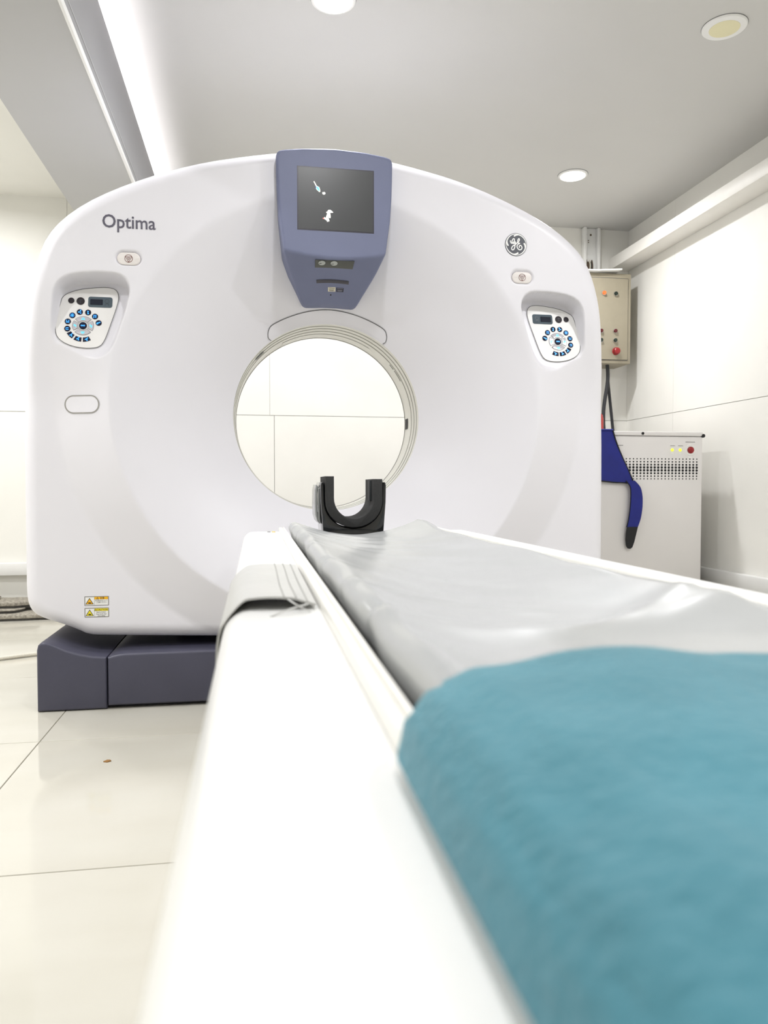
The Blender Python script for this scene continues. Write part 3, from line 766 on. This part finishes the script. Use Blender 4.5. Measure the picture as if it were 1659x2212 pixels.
# ================================================================== PATIENT COUCH
tab = thing('patient_couch', 'white scanner couch running from the camera to the scanner bore', 'couch', (.27, .7, 0))
TY0, TY1 = -.75, 2.0
def fil(cx, cz, r, a0, a1, n=6): return [(cx + r * math.cos(R(a0 + (a1 - a0) * k / n)), cz + r * math.sin(R(a0 + (a1 - a0) * k / n))) for k in range(n + 1)]
TZ = .628
body = [(-.012, .36)] + fil(-.006, TZ - .025, .025, 180, 90) + [(.0603, TZ), (.0603, .565), (.4797, .565), (.4797, TZ)] + fil(.546, TZ - .025, .025, 90, 0) + [(.552, .36)]
body = [(p[0], p[1]) for p in body]; body[0] = (-.028, .36); body[-1] = (.568, .36)
def prism_y(poly, ys):   # rounded far end
    return [[(a, y, b) for a, b in poly] for y in ys]
far = []
for k in range(5):
    a = k / 4 * PI / 2; far.append((inset(body, .014 * (1 - math.cos(a))), TY1 - .014 + .014 * math.sin(a)))
mb = MB().rings([[(a, TY0, b) for a, b in body]] + [[(a, y, b) for a, b in pl] for pl, y in far])
mb.build('couch_cover', 'table_white', tab)
for sgn in (1, -1):
    f = lambda x: x if sgn == 1 else .54 - x
    prof = [(.0605, .585), (.0605, .6345), (.0620, .637), (.0685, .637), (.0695, .6355), (.0702, .632), (.0709, .6355), (.0719, .637), (.0750, .637), (.0765, .6345), (.0765, .585)]
    prof = [(f(a), b) for a, b in prof]
    MB().prism(prof, TY0 + .02, 2.02, .001, 'y', 1).build('cradle_rail', 'rail_white', tab)
# curved carrier under the mattress
def pan(u, v):
    x = .084 + .372 * u; return (x, TY0 + .05 + (1.998 - TY0 - .05) * v, .575 + .035 * (abs(x - .27) / .18) ** 2)
mb = MB().grid(13, 4, pan); nb = len(mb.v)
mb.add([(p[0], p[1], p[2] - .006) for p in mb.v], [tuple(i for i in q) for q in mb.f])
mb.build('cradle', 'cradle_black', tab, recalc=False)
MB().prism(rrect(.02, .52, .10, .365, .03, 4), -.55, 1.55, .02, 'y', 3).build('couch_underframe', 'table_white', tab)
MB().prism(rrect(.0, .54, 0.002, .11, .02, 4), -.60, 1.62, .02, 'y', 3).build('couch_foot', 'table_white', tab)
sti = MB().box(.028, .050, 1.945, 1.975, TZ - .0005, TZ + .0006).build('couch_sticker', 'sticker_white', tab)
MB().box(.041, .050, 1.946, 1.974, TZ + .0006, TZ + .001).build('sticker_patch', 'sticker_amber', sti)
for k in range(3): MB().box(.030, .038, 1.950 + k * .008, 1.954 + k * .008, TZ + .0006, TZ + .001).build('print_lines', 'ink', sti)

# mattress in its grey vinyl cover: concave top, rolled sides
mt = thing('couch_mattress', 'pale grey vinyl covered mattress sagging along the couch', 'mattress', (.27, .7, .6))
MX0, MX1 = .0865, .4560; MY0, MY1 = -.62, 2.045
def mtop(x, y):
    t = abs(x - .2715) / .175
    e_ = max(0, min(1, (y - 1.75) / .3)); e_ = e_ * e_ * (3 - 2 * e_)
    z = .6165 + (.036 if x < .2715 else .0235 + .019 * e_) * min(t, 1.06) ** 2.0
    # creases running across, strongest near the far end and along the left roll
    w = math.exp(-((y - 1.72) / .22) ** 2)
    z += .0045 * w * math.sin((y * 52 + x * 22)) * max(0, min(1, (.40 - x) / .2)) ** 1.3
    z += .0020 * noise2(x * 14, y * 5.2, 1) + .0016 * noise2(x * 20 + y * 6, y * 11, 2)
    w2 = math.exp(-((y - .62 - (x - .27) * .25) / .035) ** 2); z += .0055 * w2
    w3 = math.exp(-((y - .78 + (x - .1) * .35) / .018) ** 2); z += .0035 * w3 * max(0, min(1, (.34 - x) / .15))
    w4 = math.exp(-((y - .70 - (x - .4) * .6) / .02) ** 2); z += .004 * w4 * max(0, min(1, (x - .25) / .1))
    return z
rr_ = .016
NY = 170; NX = 46
rings = []
for j in range(NY):
    y = MY0 + (MY1 - MY0) * j / (NY - 1)
    kink = sum(.0045 * math.exp(-((y - q) / .018) ** 2) for q in (.63, 1.02, 1.29, 1.47, 1.52, 1.70, 1.86)) 
    wob = .0030 * math.sin(y * 9 + 1) + .002 * math.sin(y * 23)
    x0 = MX0 + kink * .9 + wob * .6; x1 = MX1 - .2 * kink + .003 * noise2(y * 3, 1.1, 4) + .0015 * math.sin(y * 17)
    ring = [(x0 + .012, y, .594)]
    zt0 = mtop(x0 + rr_, y) - kink * .8; zt1 = mtop(x1 - rr_, y)
    for k in range(7):
        a = R(200 - 110 * k / 6); ring.append((x0 + rr_ + rr_ * math.cos(a), y, zt0 - rr_ + rr_ * math.sin(a)))
    for i in range(1, NX):
        x = x0 + rr_ + (x1 - x0 - 2 * rr_) * i / NX; ring.append((x, y, mtop(x, y) - kink * .8 * max(0, 1 - i / 7)))
    for k in range(7):
        a = R(90 - 110 * k / 6); ring.append((x1 - rr_ + rr_ * math.cos(a), y, zt1 - rr_ + rr_ * math.sin(a)))
    ring.append((x1 - .012, y, .594))
    for i in range(1, 12):
        x = x1 - .012 + (x0 - x1 + .024) * i / 12; ring.append((x, y, .585 + .030 * (abs(x - .27) / .18) ** 2))
    rings.append(ring)
MB().rings(rings).build('mattress_cover', 'vinyl_sheet', mt, angle=60)

# flap of clear-grey strap over the left side of the couch
sp = thing('restraint_strap', 'grey vinyl restraint strap folded over the left side of the couch', 'strap', (-.03, .9, .4))
path = [(.0565, .6295), (.045, .6300), (.03, .6305), (.015, .631), (0, .6305), (-.012, .6285), (-.024, .6215), (-.0315, .611), (-.0345, .598), (-.0355, .58), (-.036, .54), (-.037, .48), (-.0375, .42), (-.038, .37)]
path = catmull([(a, b + .0015) if a > -.02 else (a, b) for a, b in path], 4)
SY0, SY1 = .722, 1.088; NS = 26
def strap_pt(i, j, up):
    x, z = path[i]; t = j / (NS - 1); y = SY0 + (SY1 - SY0) * t
    s = i / (len(path) - 1); top = max(0, min(1, (x + .03) / .02)) * max(0, min(1, (.056 - x) / .02))
    z += top * (.0038 * math.exp(-t * 5) + .0012 * math.sin(t * 9 + s * 6) + .0012)
    y += .004 * noise2(s * 9, t * 3, 3)
    n = (0, .0022) if x > -.03 else (-.0022, 0)
    return (x + (n[0] if up else 0), y, z + (n[1] if up else 0))
npth = len(path)
v = [strap_pt(i, j, True) for j in range(NS) for i in range(npth)] + [strap_pt(i, j, False) for j in range(NS) for i in range(npth)]
f = []
N1 = NS * npth
for j in range(NS - 1):
    for i in range(npth - 1):
        a = j * npth + i; q = (a, a + 1, a + npth + 1, a + npth); f.append(q); f.append(tuple(N1 + k for k in q[::-1]))
for i in range(npth - 1):
    f.append((i, i + 1, N1 + i + 1, N1 + i)); b = (NS - 1) * npth + i; f.append((b, b + 1, N1 + b + 1, N1 + b))
for j in range(NS - 1):
    for i in (0, npth - 1):
        a = j * npth + i; f.append((a, a + npth, N1 + a + npth, N1 + a))
MB().add(v, f).build('strap_flap', 'strap_vinyl', sp, angle=50)
for ii in (3, 6, 9):
    MB().tube([(lambda p: (p[0], p[1], p[2] + .0004))(strap_pt(ii, j, True)) for j in range(NS)], .0007, 5).build('seam', 'stitch', sp)
MB().tube(catmull([(.052, .735, .632), (.046, .712, .634), (.034, .700, .633), (.020, .690, .6300), (.013, .684, .6285)], 5), .0009, 6).build('loose_tie', 'strap_vinyl', sp)
MB().tube(catmull([(.030, .722, .638), (.036, .705, .636), (.044, .700, .632), (.050, .704, .6290)], 5), .0008, 6).build('loose_tie', 'strap_vinyl', sp)

# head holder
hh = thing('head_holder', 'black U-shaped foam head holder at the far end of the couch', 'head holder', (.268, 2.05, .59))
HX = .2685; HY0, HY1 = 2.075, 2.245
def U(wo, wi, ztL, ztR, zc, rbo, n=18):
    """outer half width, inner half width, tops left/right, centre height of the inner arc"""
    out = [(HX - wo, ztL)] + [(HX + wo * math.cos(R(a)), zc + rbo * math.sin(R(a))) for a in np.linspace(180, 360, n)] + [(HX + wo, ztR)]
    inn = [(HX + wi, ztR)] + [(HX + wi * math.cos(R(a)), zc + .008 + wi * 1.02 * math.sin(R(a))) for a in np.linspace(360, 180, n)] + [(HX - wi, ztL)]
    return out + inn
foam = U(.079, .0555, .773, .7655, .705, .0735)
MB().prism(foam, HY0, HY1, .003, 'y', 2).build('foam_liner', 'foam_black', hh)
MB().box(HX + .050, HX + .0562, HY0 + .045, HY0 + .075, .705, .762, .001).build('liner_slot', 'foam_slot', hh)
sh_o = [(HX - .0915, .748), (HX - .0905, .70), (HX - .086, .64), (HX - .083, .600), (HX + .083, .600), (HX + .086, .64), (HX + .0905, .70), (HX + .0915, .748), (HX + .089, .757), (HX + .084, .757), (HX + .0815, .748)]
sh_i = [(HX + .0805 * math.cos(R(a)), .705 + .0755 * math.sin(R(a))) for a in np.linspace(360, 180, 20)]
shell = sh_o + sh_i + [(HX - .0815, .748), (HX - .084, .757), (HX - .089, .757)]
MB().prism(shell, HY0 + .012, HY1 + .01, .003, 'y', 2).build('holder_shell', 'shell_black', hh)
MB().prism([(HX - .084, .600), (HX + .084, .600), (HX + .080, .621), (HX + .04, .6255), (HX, .627), (HX - .04, .6255), (HX - .080, .621)], HY0 + .002, HY0 + .06, .003, 'y', 2).build('holder_foot', 'shell_black', hh)
MB().box(HX - .06, HX + .06, 2.002, HY1 - .02, .535, .577, .006).build('mounting_tongue', 'shell_black', hh)
MB().box(HX - .05, HX + .05, 2.055, HY1 - .03, .572, .603, .004).build('mounting_block', 'shell_black', hh)
wing = [(HX - .0945, .744), (HX - .1000, .750), (HX - .1030, .735), (HX - .1035, .70), (HX - .1025, .665), (HX - .0975, .648), (HX - .0905, .640), (HX - .0925, .66), (HX - .0965, .675), (HX - .0975, .70), (HX - .0975, .725)]
MB().prism(wing, HY0 + .05, HY0 + .17, .002, 'y', 2).build('side_wing', 'clear_acrylic', hh)
MB().prism([(HX - .0955, .738), (HX - .0915, .742), (HX - .0905, .66), (HX - .0900, .640), (HX - .0945, .652), (HX - .096, .70)], HY0 + .035, HY0 + .06, .001, 'y', 1).build('side_wing', 'clear_acrylic', hh)

# teal fleece blanket in front
bk = thing('fleece_blanket', 'teal fleece blanket folded over the near end of the couch', 'blanket', (.27, -.1, .63))
def lerp_tab(tab, x):
    for (xa, za), (xb, zb) in zip(tab, tab[1:]):
        if x <= xb:
            t = max(0, (x - xa) / (xb - xa)); t = t * t * (3 - 2 * t); return za + (zb - za) * t
    return tab[-1][1]
BT = [(.0555, .641), (.0615, .651), (.075, .660), (.10, .667), (.15, .672), (.22, .669), (.27, .667), (.34, .670), (.42, .675), (.50, .650)]
def bl_top(x, y):
    return lerp_tab(BT, x) + .0018 * noise2(x * 22, y * 17, 5) + .0012 * noise2(x * 41 + 2, y * 37, 6)
def bl_bot(x, y):
    if x < .0604: return .6293
    if x < .084 or x > .458: return .6395
    return max(.6395, mtop(max(.105, min(.44, x)), y) + .004)
def bl_edge(x):  # far edge of the blanket, corner rounded
    d = max(0, .046 - (x - .0555)); return .292 + math.sqrt(max(0, .046 ** 2 - d * d)) - .02 * max(0, x - .2)
NBX, NBY = 60, 70
rg = []
for j in range(NBY):
    s = (j / (NBY - 1)) ** .8
    top = []; bot = []
    for i in range(NBX):
        x = .0555 + (.490 - .0555) * (i / (NBX - 1)) ** 1.7
        ye = bl_edge(x); y = -.42 + (ye + .42) * s
        zt = bl_top(x, y); zb = min(bl_bot(x, y), zt - .006); th = zt - zb
        de = ye - y; q = max(0, 1 - de / .020); q2 = max(0, 1 - (x - .0555) / .010); q = min(1, math.hypot(q, q2))
        drop = th * .5 * (1 - math.sqrt(1 - q * q))
        top.append((x, y, zt - drop)); bot.append((x, y, zb + drop))
    rg.append(top + bot[::-1])
MB().rings(rg).build('blanket_fold', 'blanket_teal', bk, angle=70)

# ================================================================== CABINET, CONTROL BOX AND THINGS BEHIND THE SCANNER
cb = thing('power_cabinet', 'pale grey metal power cabinet with perforated front beside the right wall', 'cabinet', (2.0, 4.1, 0))
CY = 3.787
MB().box(1.58, 2.40, CY + .006, 4.45, 0.02, 1.015, .006).build('cabinet_body', 'cabinet_grey', cb)
MB().box(1.575, 2.402, CY + .002, 4.455, 1.017, 1.040, .005).build('cabinet_lid', 'cabinet_grey', cb)
MB().box(1.60, 2.38, CY + .02, 4.43, 0.0, .03).build('cabinet_plinth', 'base_black', cb)
fp = MB().box(1.584, 2.396, CY, CY + .008, 0.05, 1.010, .003).build('front_panel', 'cabinet_grey', cb)
MB().prism(circ(2.048, 1.029, .0075, 14), CY - .001, CY + .004).build('lid_lock', 'hole_black', cb)
MB().prism(circ(2.403, 1.020, .010, 12), CY + .0, CY + .02).build('hinge_knob', 'hole_black', cb)
# perforations: eight rows of round holes, larger in the middle rows
mb_holes = []
rows = [(.893, .0036), (.8775, .0044), (.862, .0056), (.847, .0070), (.8315, .0070), (.816, .0056), (.8005, .0044), (.786, .0036)]
for r_i, (z, r) in enumerate(rows):
    x = 2.364; src = None
    while x > 1.78:
        if src is None:
            src = MB().prism(circ(x, z, r, 10), CY - .0006, CY + .002).build('vent_hole', 'hole_black', fp, (x, CY, z))
        else: share(src, 'vent_hole', (x, CY, z), fp)
        x -= .0205
rd_ = MB().lathe([(.0005, -.012), (.012, -.012), (.0175, -.009), (.0185, -.004), (.0185, 0)], (2.325, CY, .942), 'y', 24, cap=(True, False)).build('stop_button', 'cap_red', cb)
MB().lathe([(.0185, -.002), (.030, -.0025), (.031, 0)], (2.325, CY, .942), 'y', 28).build('button_collar', 'paper_white', cb)
for x in (2.219, 2.265):
    MB().lathe([(.0005, -.006), (.006, -.005), (.0085, -.002), (.0085, 0)], (x, CY, .942), 'y', 16, cap=(True, False)).build('indicator_lamp', 'lamp_yellow', cb)
    v, f = ribbon([(x - .012, .9645), (x + .016, .9645)], .003); MB().add([(a, CY - .0006, b) for a, b in v], f).build('print_lines', 'sticker_grey', cb, recalc=False)
    v, f = ribbon([(x - .008, .924), (x + .008, .924)], .006); MB().add([(a, CY - .0006, b) for a, b in v], f).build('print_lines', 'paper_white', cb, recalc=False)
for x0, x1, z in ((2.296, 2.352, .985), (1.90, 1.935, .964)):
    v, f = ribbon([(x0, z), (x1, z)], .004); MB().add([(a, CY - .0006, b) for a, b in v], f).build('print_lines', 'sticker_grey', cb, recalc=False)
v, f = ribbon([(2.314, .902), (2.336, .902)], .007); MB().add([(a, CY - .0006, b) for a, b in v], f).build('print_lines', 'paper_white', cb, recalc=False)

# blue lead apron draped over the cabinet
ap = thing('lead_apron', 'royal blue lead apron with a black-tipped strap draped over the grey cabinet', 'apron', (1.85, 3.9, 1.04))
edge = catmull([(1.868, 1.040), (1.882, .995), (1.902, .945), (1.930, .885), (1.958, .830), (1.982, .780), (1.995, .757)], 5)
botm = catmull([(1.995, .757), (1.94, .764), (1.88, .766), (1.82, .772), (1.66, .785)], 4)
front_poly = [(1.66, 1.044)] + edge + botm[1:]
def wavy_sheet(poly, y, th, amp, name, m, parent, fn):
    mb = MB(); a = [(p[0], y - th - fn(p), p[1]) for p in poly]; b = [(p[0], y - fn(p), p[1]) for p in poly]
    return mb.rings([b, a]).build(name, m, parent)
wavy_sheet(front_poly, CY - .002, .008, 0, 'apron_front', 'apron_blue', ap, lambda p: .006 + .004 * math.sin(p[0] * 30))
mb = MB().prism([(3.765, 1.041), (4.30, 1.041), (4.30, 1.049), (3.772, 1.049), (3.766, 1.046)], 1.66, 1.868, .001, 'x', 1); mb.build('apron_top', 'apron_blue', ap)
MB().tube([(p[0], CY - .012 - .006, p[1]) for p in edge] + [(p[0], CY - .018, p[1]) for p in botm[1:]], .0035, 6).build('apron_piping', 'apron_black', ap)
# strap: folded behind the hem, bends down and ends in a black tip
sl = catmull([(1.940, .775), (1.962, .745), (1.966, .70), (1.962, .62), (1.955, .560), (1.948, .528)], 5)
sr = catmull([(1.985, .775), (2.016, .742), (2.028, .70), (2.030, .640), (2.022, .575), (2.008, .528)], 5)
stp = [(a, b) for a, b in sl] + [(a, b) for a, b in sr[::-1]]
wavy_sheet(stp, CY - .012, .006, 0, 'apron_strap', 'apron_blue', ap, lambda p: .010 + .010 * math.sin((p[1] - .5) * 9))
tip = [(1.948, .530), (1.944, .50), (1.943, .46), (1.948, .428), (1.958, .414), (1.970, .412), (1.982, .420), (1.992, .45), (2.002, .50), (2.008, .530)]
wavy_sheet(tip, CY - .012, .007, 0, 'strap_tip', 'apron_black', ap, lambda p: .011 + .010 * math.sin((p[1] - .5) * 9))
for ed in (sl, sr): MB().tube([(p[0], CY - .022 - .010 * math.sin((p[1] - .5) * 9), p[1]) for p in ed], .0035, 6).build('strap_piping', 'apron_black', ap)

# red extinguisher standing behind the apron on the cabinet
fe = thing('fire_extinguisher', 'red cylinder standing on the grey cabinet behind the apron', 'extinguisher', (2.026, 4.33, 1.041))
MB().lathe([(.0005, 0), (.048, 0), (.052, .006), (.052, .11), (.047, .135), (.03, .15), (.016, .156), (.016, .165)], (2.026, 4.33, 1.041), 'z', 28, cap=(True, True)).build('cylinder', 'extinguisher_red', fe)
MB().box(2.005, 2.050, 4.32, 4.34, 1.205, 1.225, .004).build('lever', 'hole_black', fe)

# electrical control box on the back wall
eb = thing('control_box', 'beige wall-mounted electrical box with push buttons and indicator lamps', 'electrical box', (2.2, 4.8, 1.555))
BX0, BX1, BY, BZ0, BZ1 = 1.93, 2.450, 4.70, 1.555, 2.142
MB().box(BX0, BX1, BY + .008, WY1 - .006, BZ0, BZ1, .005).build('box_body', 'box_beige', eb)
MB().prism(rrect(BX0 + .020, BX1 - .020, BZ0 + .020, BZ1 - .030, .004, 2), BY + .006, BY + .010).build('door_gap', 'seam_dark', eb)
MB().prism(rrect(BX0 + .024, BX1 - .024, BZ0 + .024, BZ1 - .034, .003, 2), BY, BY + .012, .002, 'y', 2).build('box_door', 'box_beige', eb)
def pilot(x, z, capm, r=.013, big=False):
    MB().lathe([(r * 1.25, 0), (r * 1.25, -.006), (r * 1.1, -.010), (r, -.010)], (x, BY, z), 'y', 24).build('bezel', 'chrome' if not big else 'cap_red', eb)
    if big: MB().lathe([(.012, 0), (.012, -.012), (.021, -.016), (.021, -.026), (.016, -.030), (.0005, -.031)], (x, BY, z), 'y', 24, cap=(False, True)).build('mushroom_button', 'cap_red', eb)
    else: MB().lathe([(r, -.006), (r, -.013), (r * .8, -.018), (.0005, -.019)], (x, BY, z), 'y', 20, cap=(False, True)).build('push_button' if capm != 'lamp_orange' else 'indicator_lamp', capm, eb)
pilot(2.254, 2.009, 'lamp_orange'); pilot(2.336, 2.007, 'cap_dark_green')
pilot(2.335, 1.765, 'cap_dark_red'); pilot(2.335, 1.704, 'cap_dark_green'); pilot(2.342, 1.633, 'cap_red', .02, True)
pilot(2.236, 1.763, 'cap_dark_red'); pilot(2.236, 1.702, 'cap_dark_green')
pilot(2.15, 2.010, 'cap_dark_green'); pilot(2.15, 1.763, 'cap_dark_red')
pb = MB().prism([(2.12, 2.143), (2.20, 2.1435), (2.368, 2.156), (2.368, 2.166), (2.20, 2.153), (2.12, 2.151)], BY - .03, BY + .14).build('white_board', 'paper_white', None, (2.24, 4.75, 2.143))
tag(pb, 'thin white board lying tilted on top of the beige electrical box', 'board')
# cables from the box down behind the cabinet
for i, (x0, x1, r, m, y, lab) in enumerate(((2.262, 2.300, .010, 'cable_grey', 4.86, 'grey metal conduit hanging below the electrical box, leftmost of three'),
                                       (2.318, 2.338, .012, 'cable_black', 4.77, 'thick black cable bowing left below the electrical box'),
                                       (2.345, 2.410, .010, 'cable_black', 4.82, 'black cable slanting right below the electrical box, rightmost of three'))):
    bow = (.01, -.035, .0)[i]
    pts = catmull([(x0, y, 1.560), (x0 + .004, y, 1.45), (x0 + bow + (x1 - x0) * .35, y - .01, 1.25), (x0 + bow + (x1 - x0) * .6, y - .02, 1.08), (x1, y - .04, .86), (x1, y - .02, .40), (x1, y, .02)], 6)
    c = MB().tube(pts, r, 10).build('power_cable', m, None, (x1, y, 0)); tag(c, lab, 'cable', 'cables under the electrical box')
c = MB().tube(catmull([(2.205, 4.82, 1.56), (2.20, 4.82, 1.4), (2.17, 4.80, 1.1), (2.15, 4.75, .8), (2.15, 4.75, .02)], 6), .012, 10).build('power_cable', 'cable_black', None, (2.15, 4.75, 0))
tag(c, 'black cable half hidden by the scanner below the electrical box', 'cable', 'cables under the electrical box')

# vertical cable trunking above the box
tk = thing('cable_trunking', 'white vertical cable trunking between the electrical box and the ceiling', 'cable trunking', (2.26, 4.92, 2.15))
wy = WY1 - .006
MB().box(2.215, 2.305, wy - .012, wy, 2.145, CEIL - .001, .002).build('back_plate', 'white_trim', tk)
for xa, xb, p in ((2.200, 2.221, .045), (2.299, 2.320, .045)):
    MB().box(xa, xb, wy - p, wy, 2.145, CEIL - .001, .004).build('side_profile', 'white_trim', tk)
MB().prism(rrect(2.222, 2.286, 2.146, 2.318, .008, 3), wy - .015, wy - .011).build('cover_plate', 'white_trim', tk)
for x, z, r in ((2.229, 2.457, .006), (2.262, 2.456, .007), (2.246, 2.418, .004), (2.246, 2.405, .004)):
    MB().prism(circ(x, z, r, 12), wy - .0135, wy - .010).build('screw_hole', 'cable_brown', tk)
for k, (x, m) in enumerate(((2.232, 'cable_brown'), (2.243, 'cable_brown'), (2.254, 'cable_white'), (2.262, 'cable_black'), (2.270, 'cable_brown'))):
    MB().tube(catmull([(x, wy - .014, 2.285 - .012 * (k % 2)), (x + .001, wy - .024, 2.25), (x - .004, wy - .03, 2.2), (x - .006, wy - .03, 2.147)], 4), .0052, 7).build('wire', m, tk)

# offcuts of stone lying by the back wall, a pale cord and a scrap on the floor
def slab(poly, z0, z1, seed, name, lab, m='granite', under=True):
    rnd = random.Random(seed)
    pl = resample(poly, .03); pl = [(a + rnd.uniform(-.006, .006), b + rnd.uniform(-.006, .006)) for a, b in pl]
    o = MB().prism(pl, z0 + (.012 if under else 0), z1, .004, 'z', 2).build(name, m, None, (sum(p[0] for p in pl) / len(pl), sum(p[1] for p in pl) / len(pl), z0))
    if under: MB().prism(inset(pl, .006), z0, z0 + .013, 0, 'z').build('backing_board', 'granite_dark', o)
    return tag(o, lab, 'stone slab', 'stone offcuts by the back wall')
slab([(-1.95, 4.44), (-1.06, 4.47), (-.98, 4.62), (-1.10, 4.86), (-1.95, 4.86)], 0, .032, 3, 'stone_slab', 'wide grey granite offcut flat on the floor left of the scanner')
slab([(-1.72, 4.52), (-1.33, 4.53), (-1.30, 4.62), (-1.34, 4.72), (-1.72, 4.74)], .0325, .052, 5, 'stone_slab', 'small dark-edged granite offcut, middle of the stack left of the scanner')
slab([(-1.75, 4.60), (-1.36, 4.58), (-1.25, 4.64), (-1.27, 4.80), (-1.75, 4.82)], .0525, .086, 6, 'stone_slab', 'topmost granite offcut with a slanted end, left of the scanner')
slab([(-1.80, 4.68), (-1.475, 4.68), (-1.465, 4.74), (-1.80, 4.80)], .0865, .105, 9, 'stone_slab', 'short granite strip lying on the topmost offcut', under=False)
c = MB().tube(catmull([(-2.6, 2.9, .009), (-1.9, 3.12, .009), (-1.45, 3.28, .009), (-1.084, 3.455, .009), (-.955, 3.52, .009), (-.80, 3.58, .009)], 8), .0085, 8).build('floor_cord', 'cable_white', None, (-1.2, 3.4, 0))
tag(c, 'pale cord lying across the floor behind the scanner base', 'cord')
lf = MB().prism([(-.409, 2.126), (-.398, 2.122), (-.389, 2.129), (-.392, 2.136), (-.401, 2.138)], .0002, .003, .0005, 'z', 1).build('debris_scrap', 'leaf_brown', None, (-.4, 2.13, 0))
tag(lf, 'tiny brown scrap on the floor tile in front of the scanner base', 'scrap')

for o in bpy.data.objects:
    if '_o' in o: del o['_o']
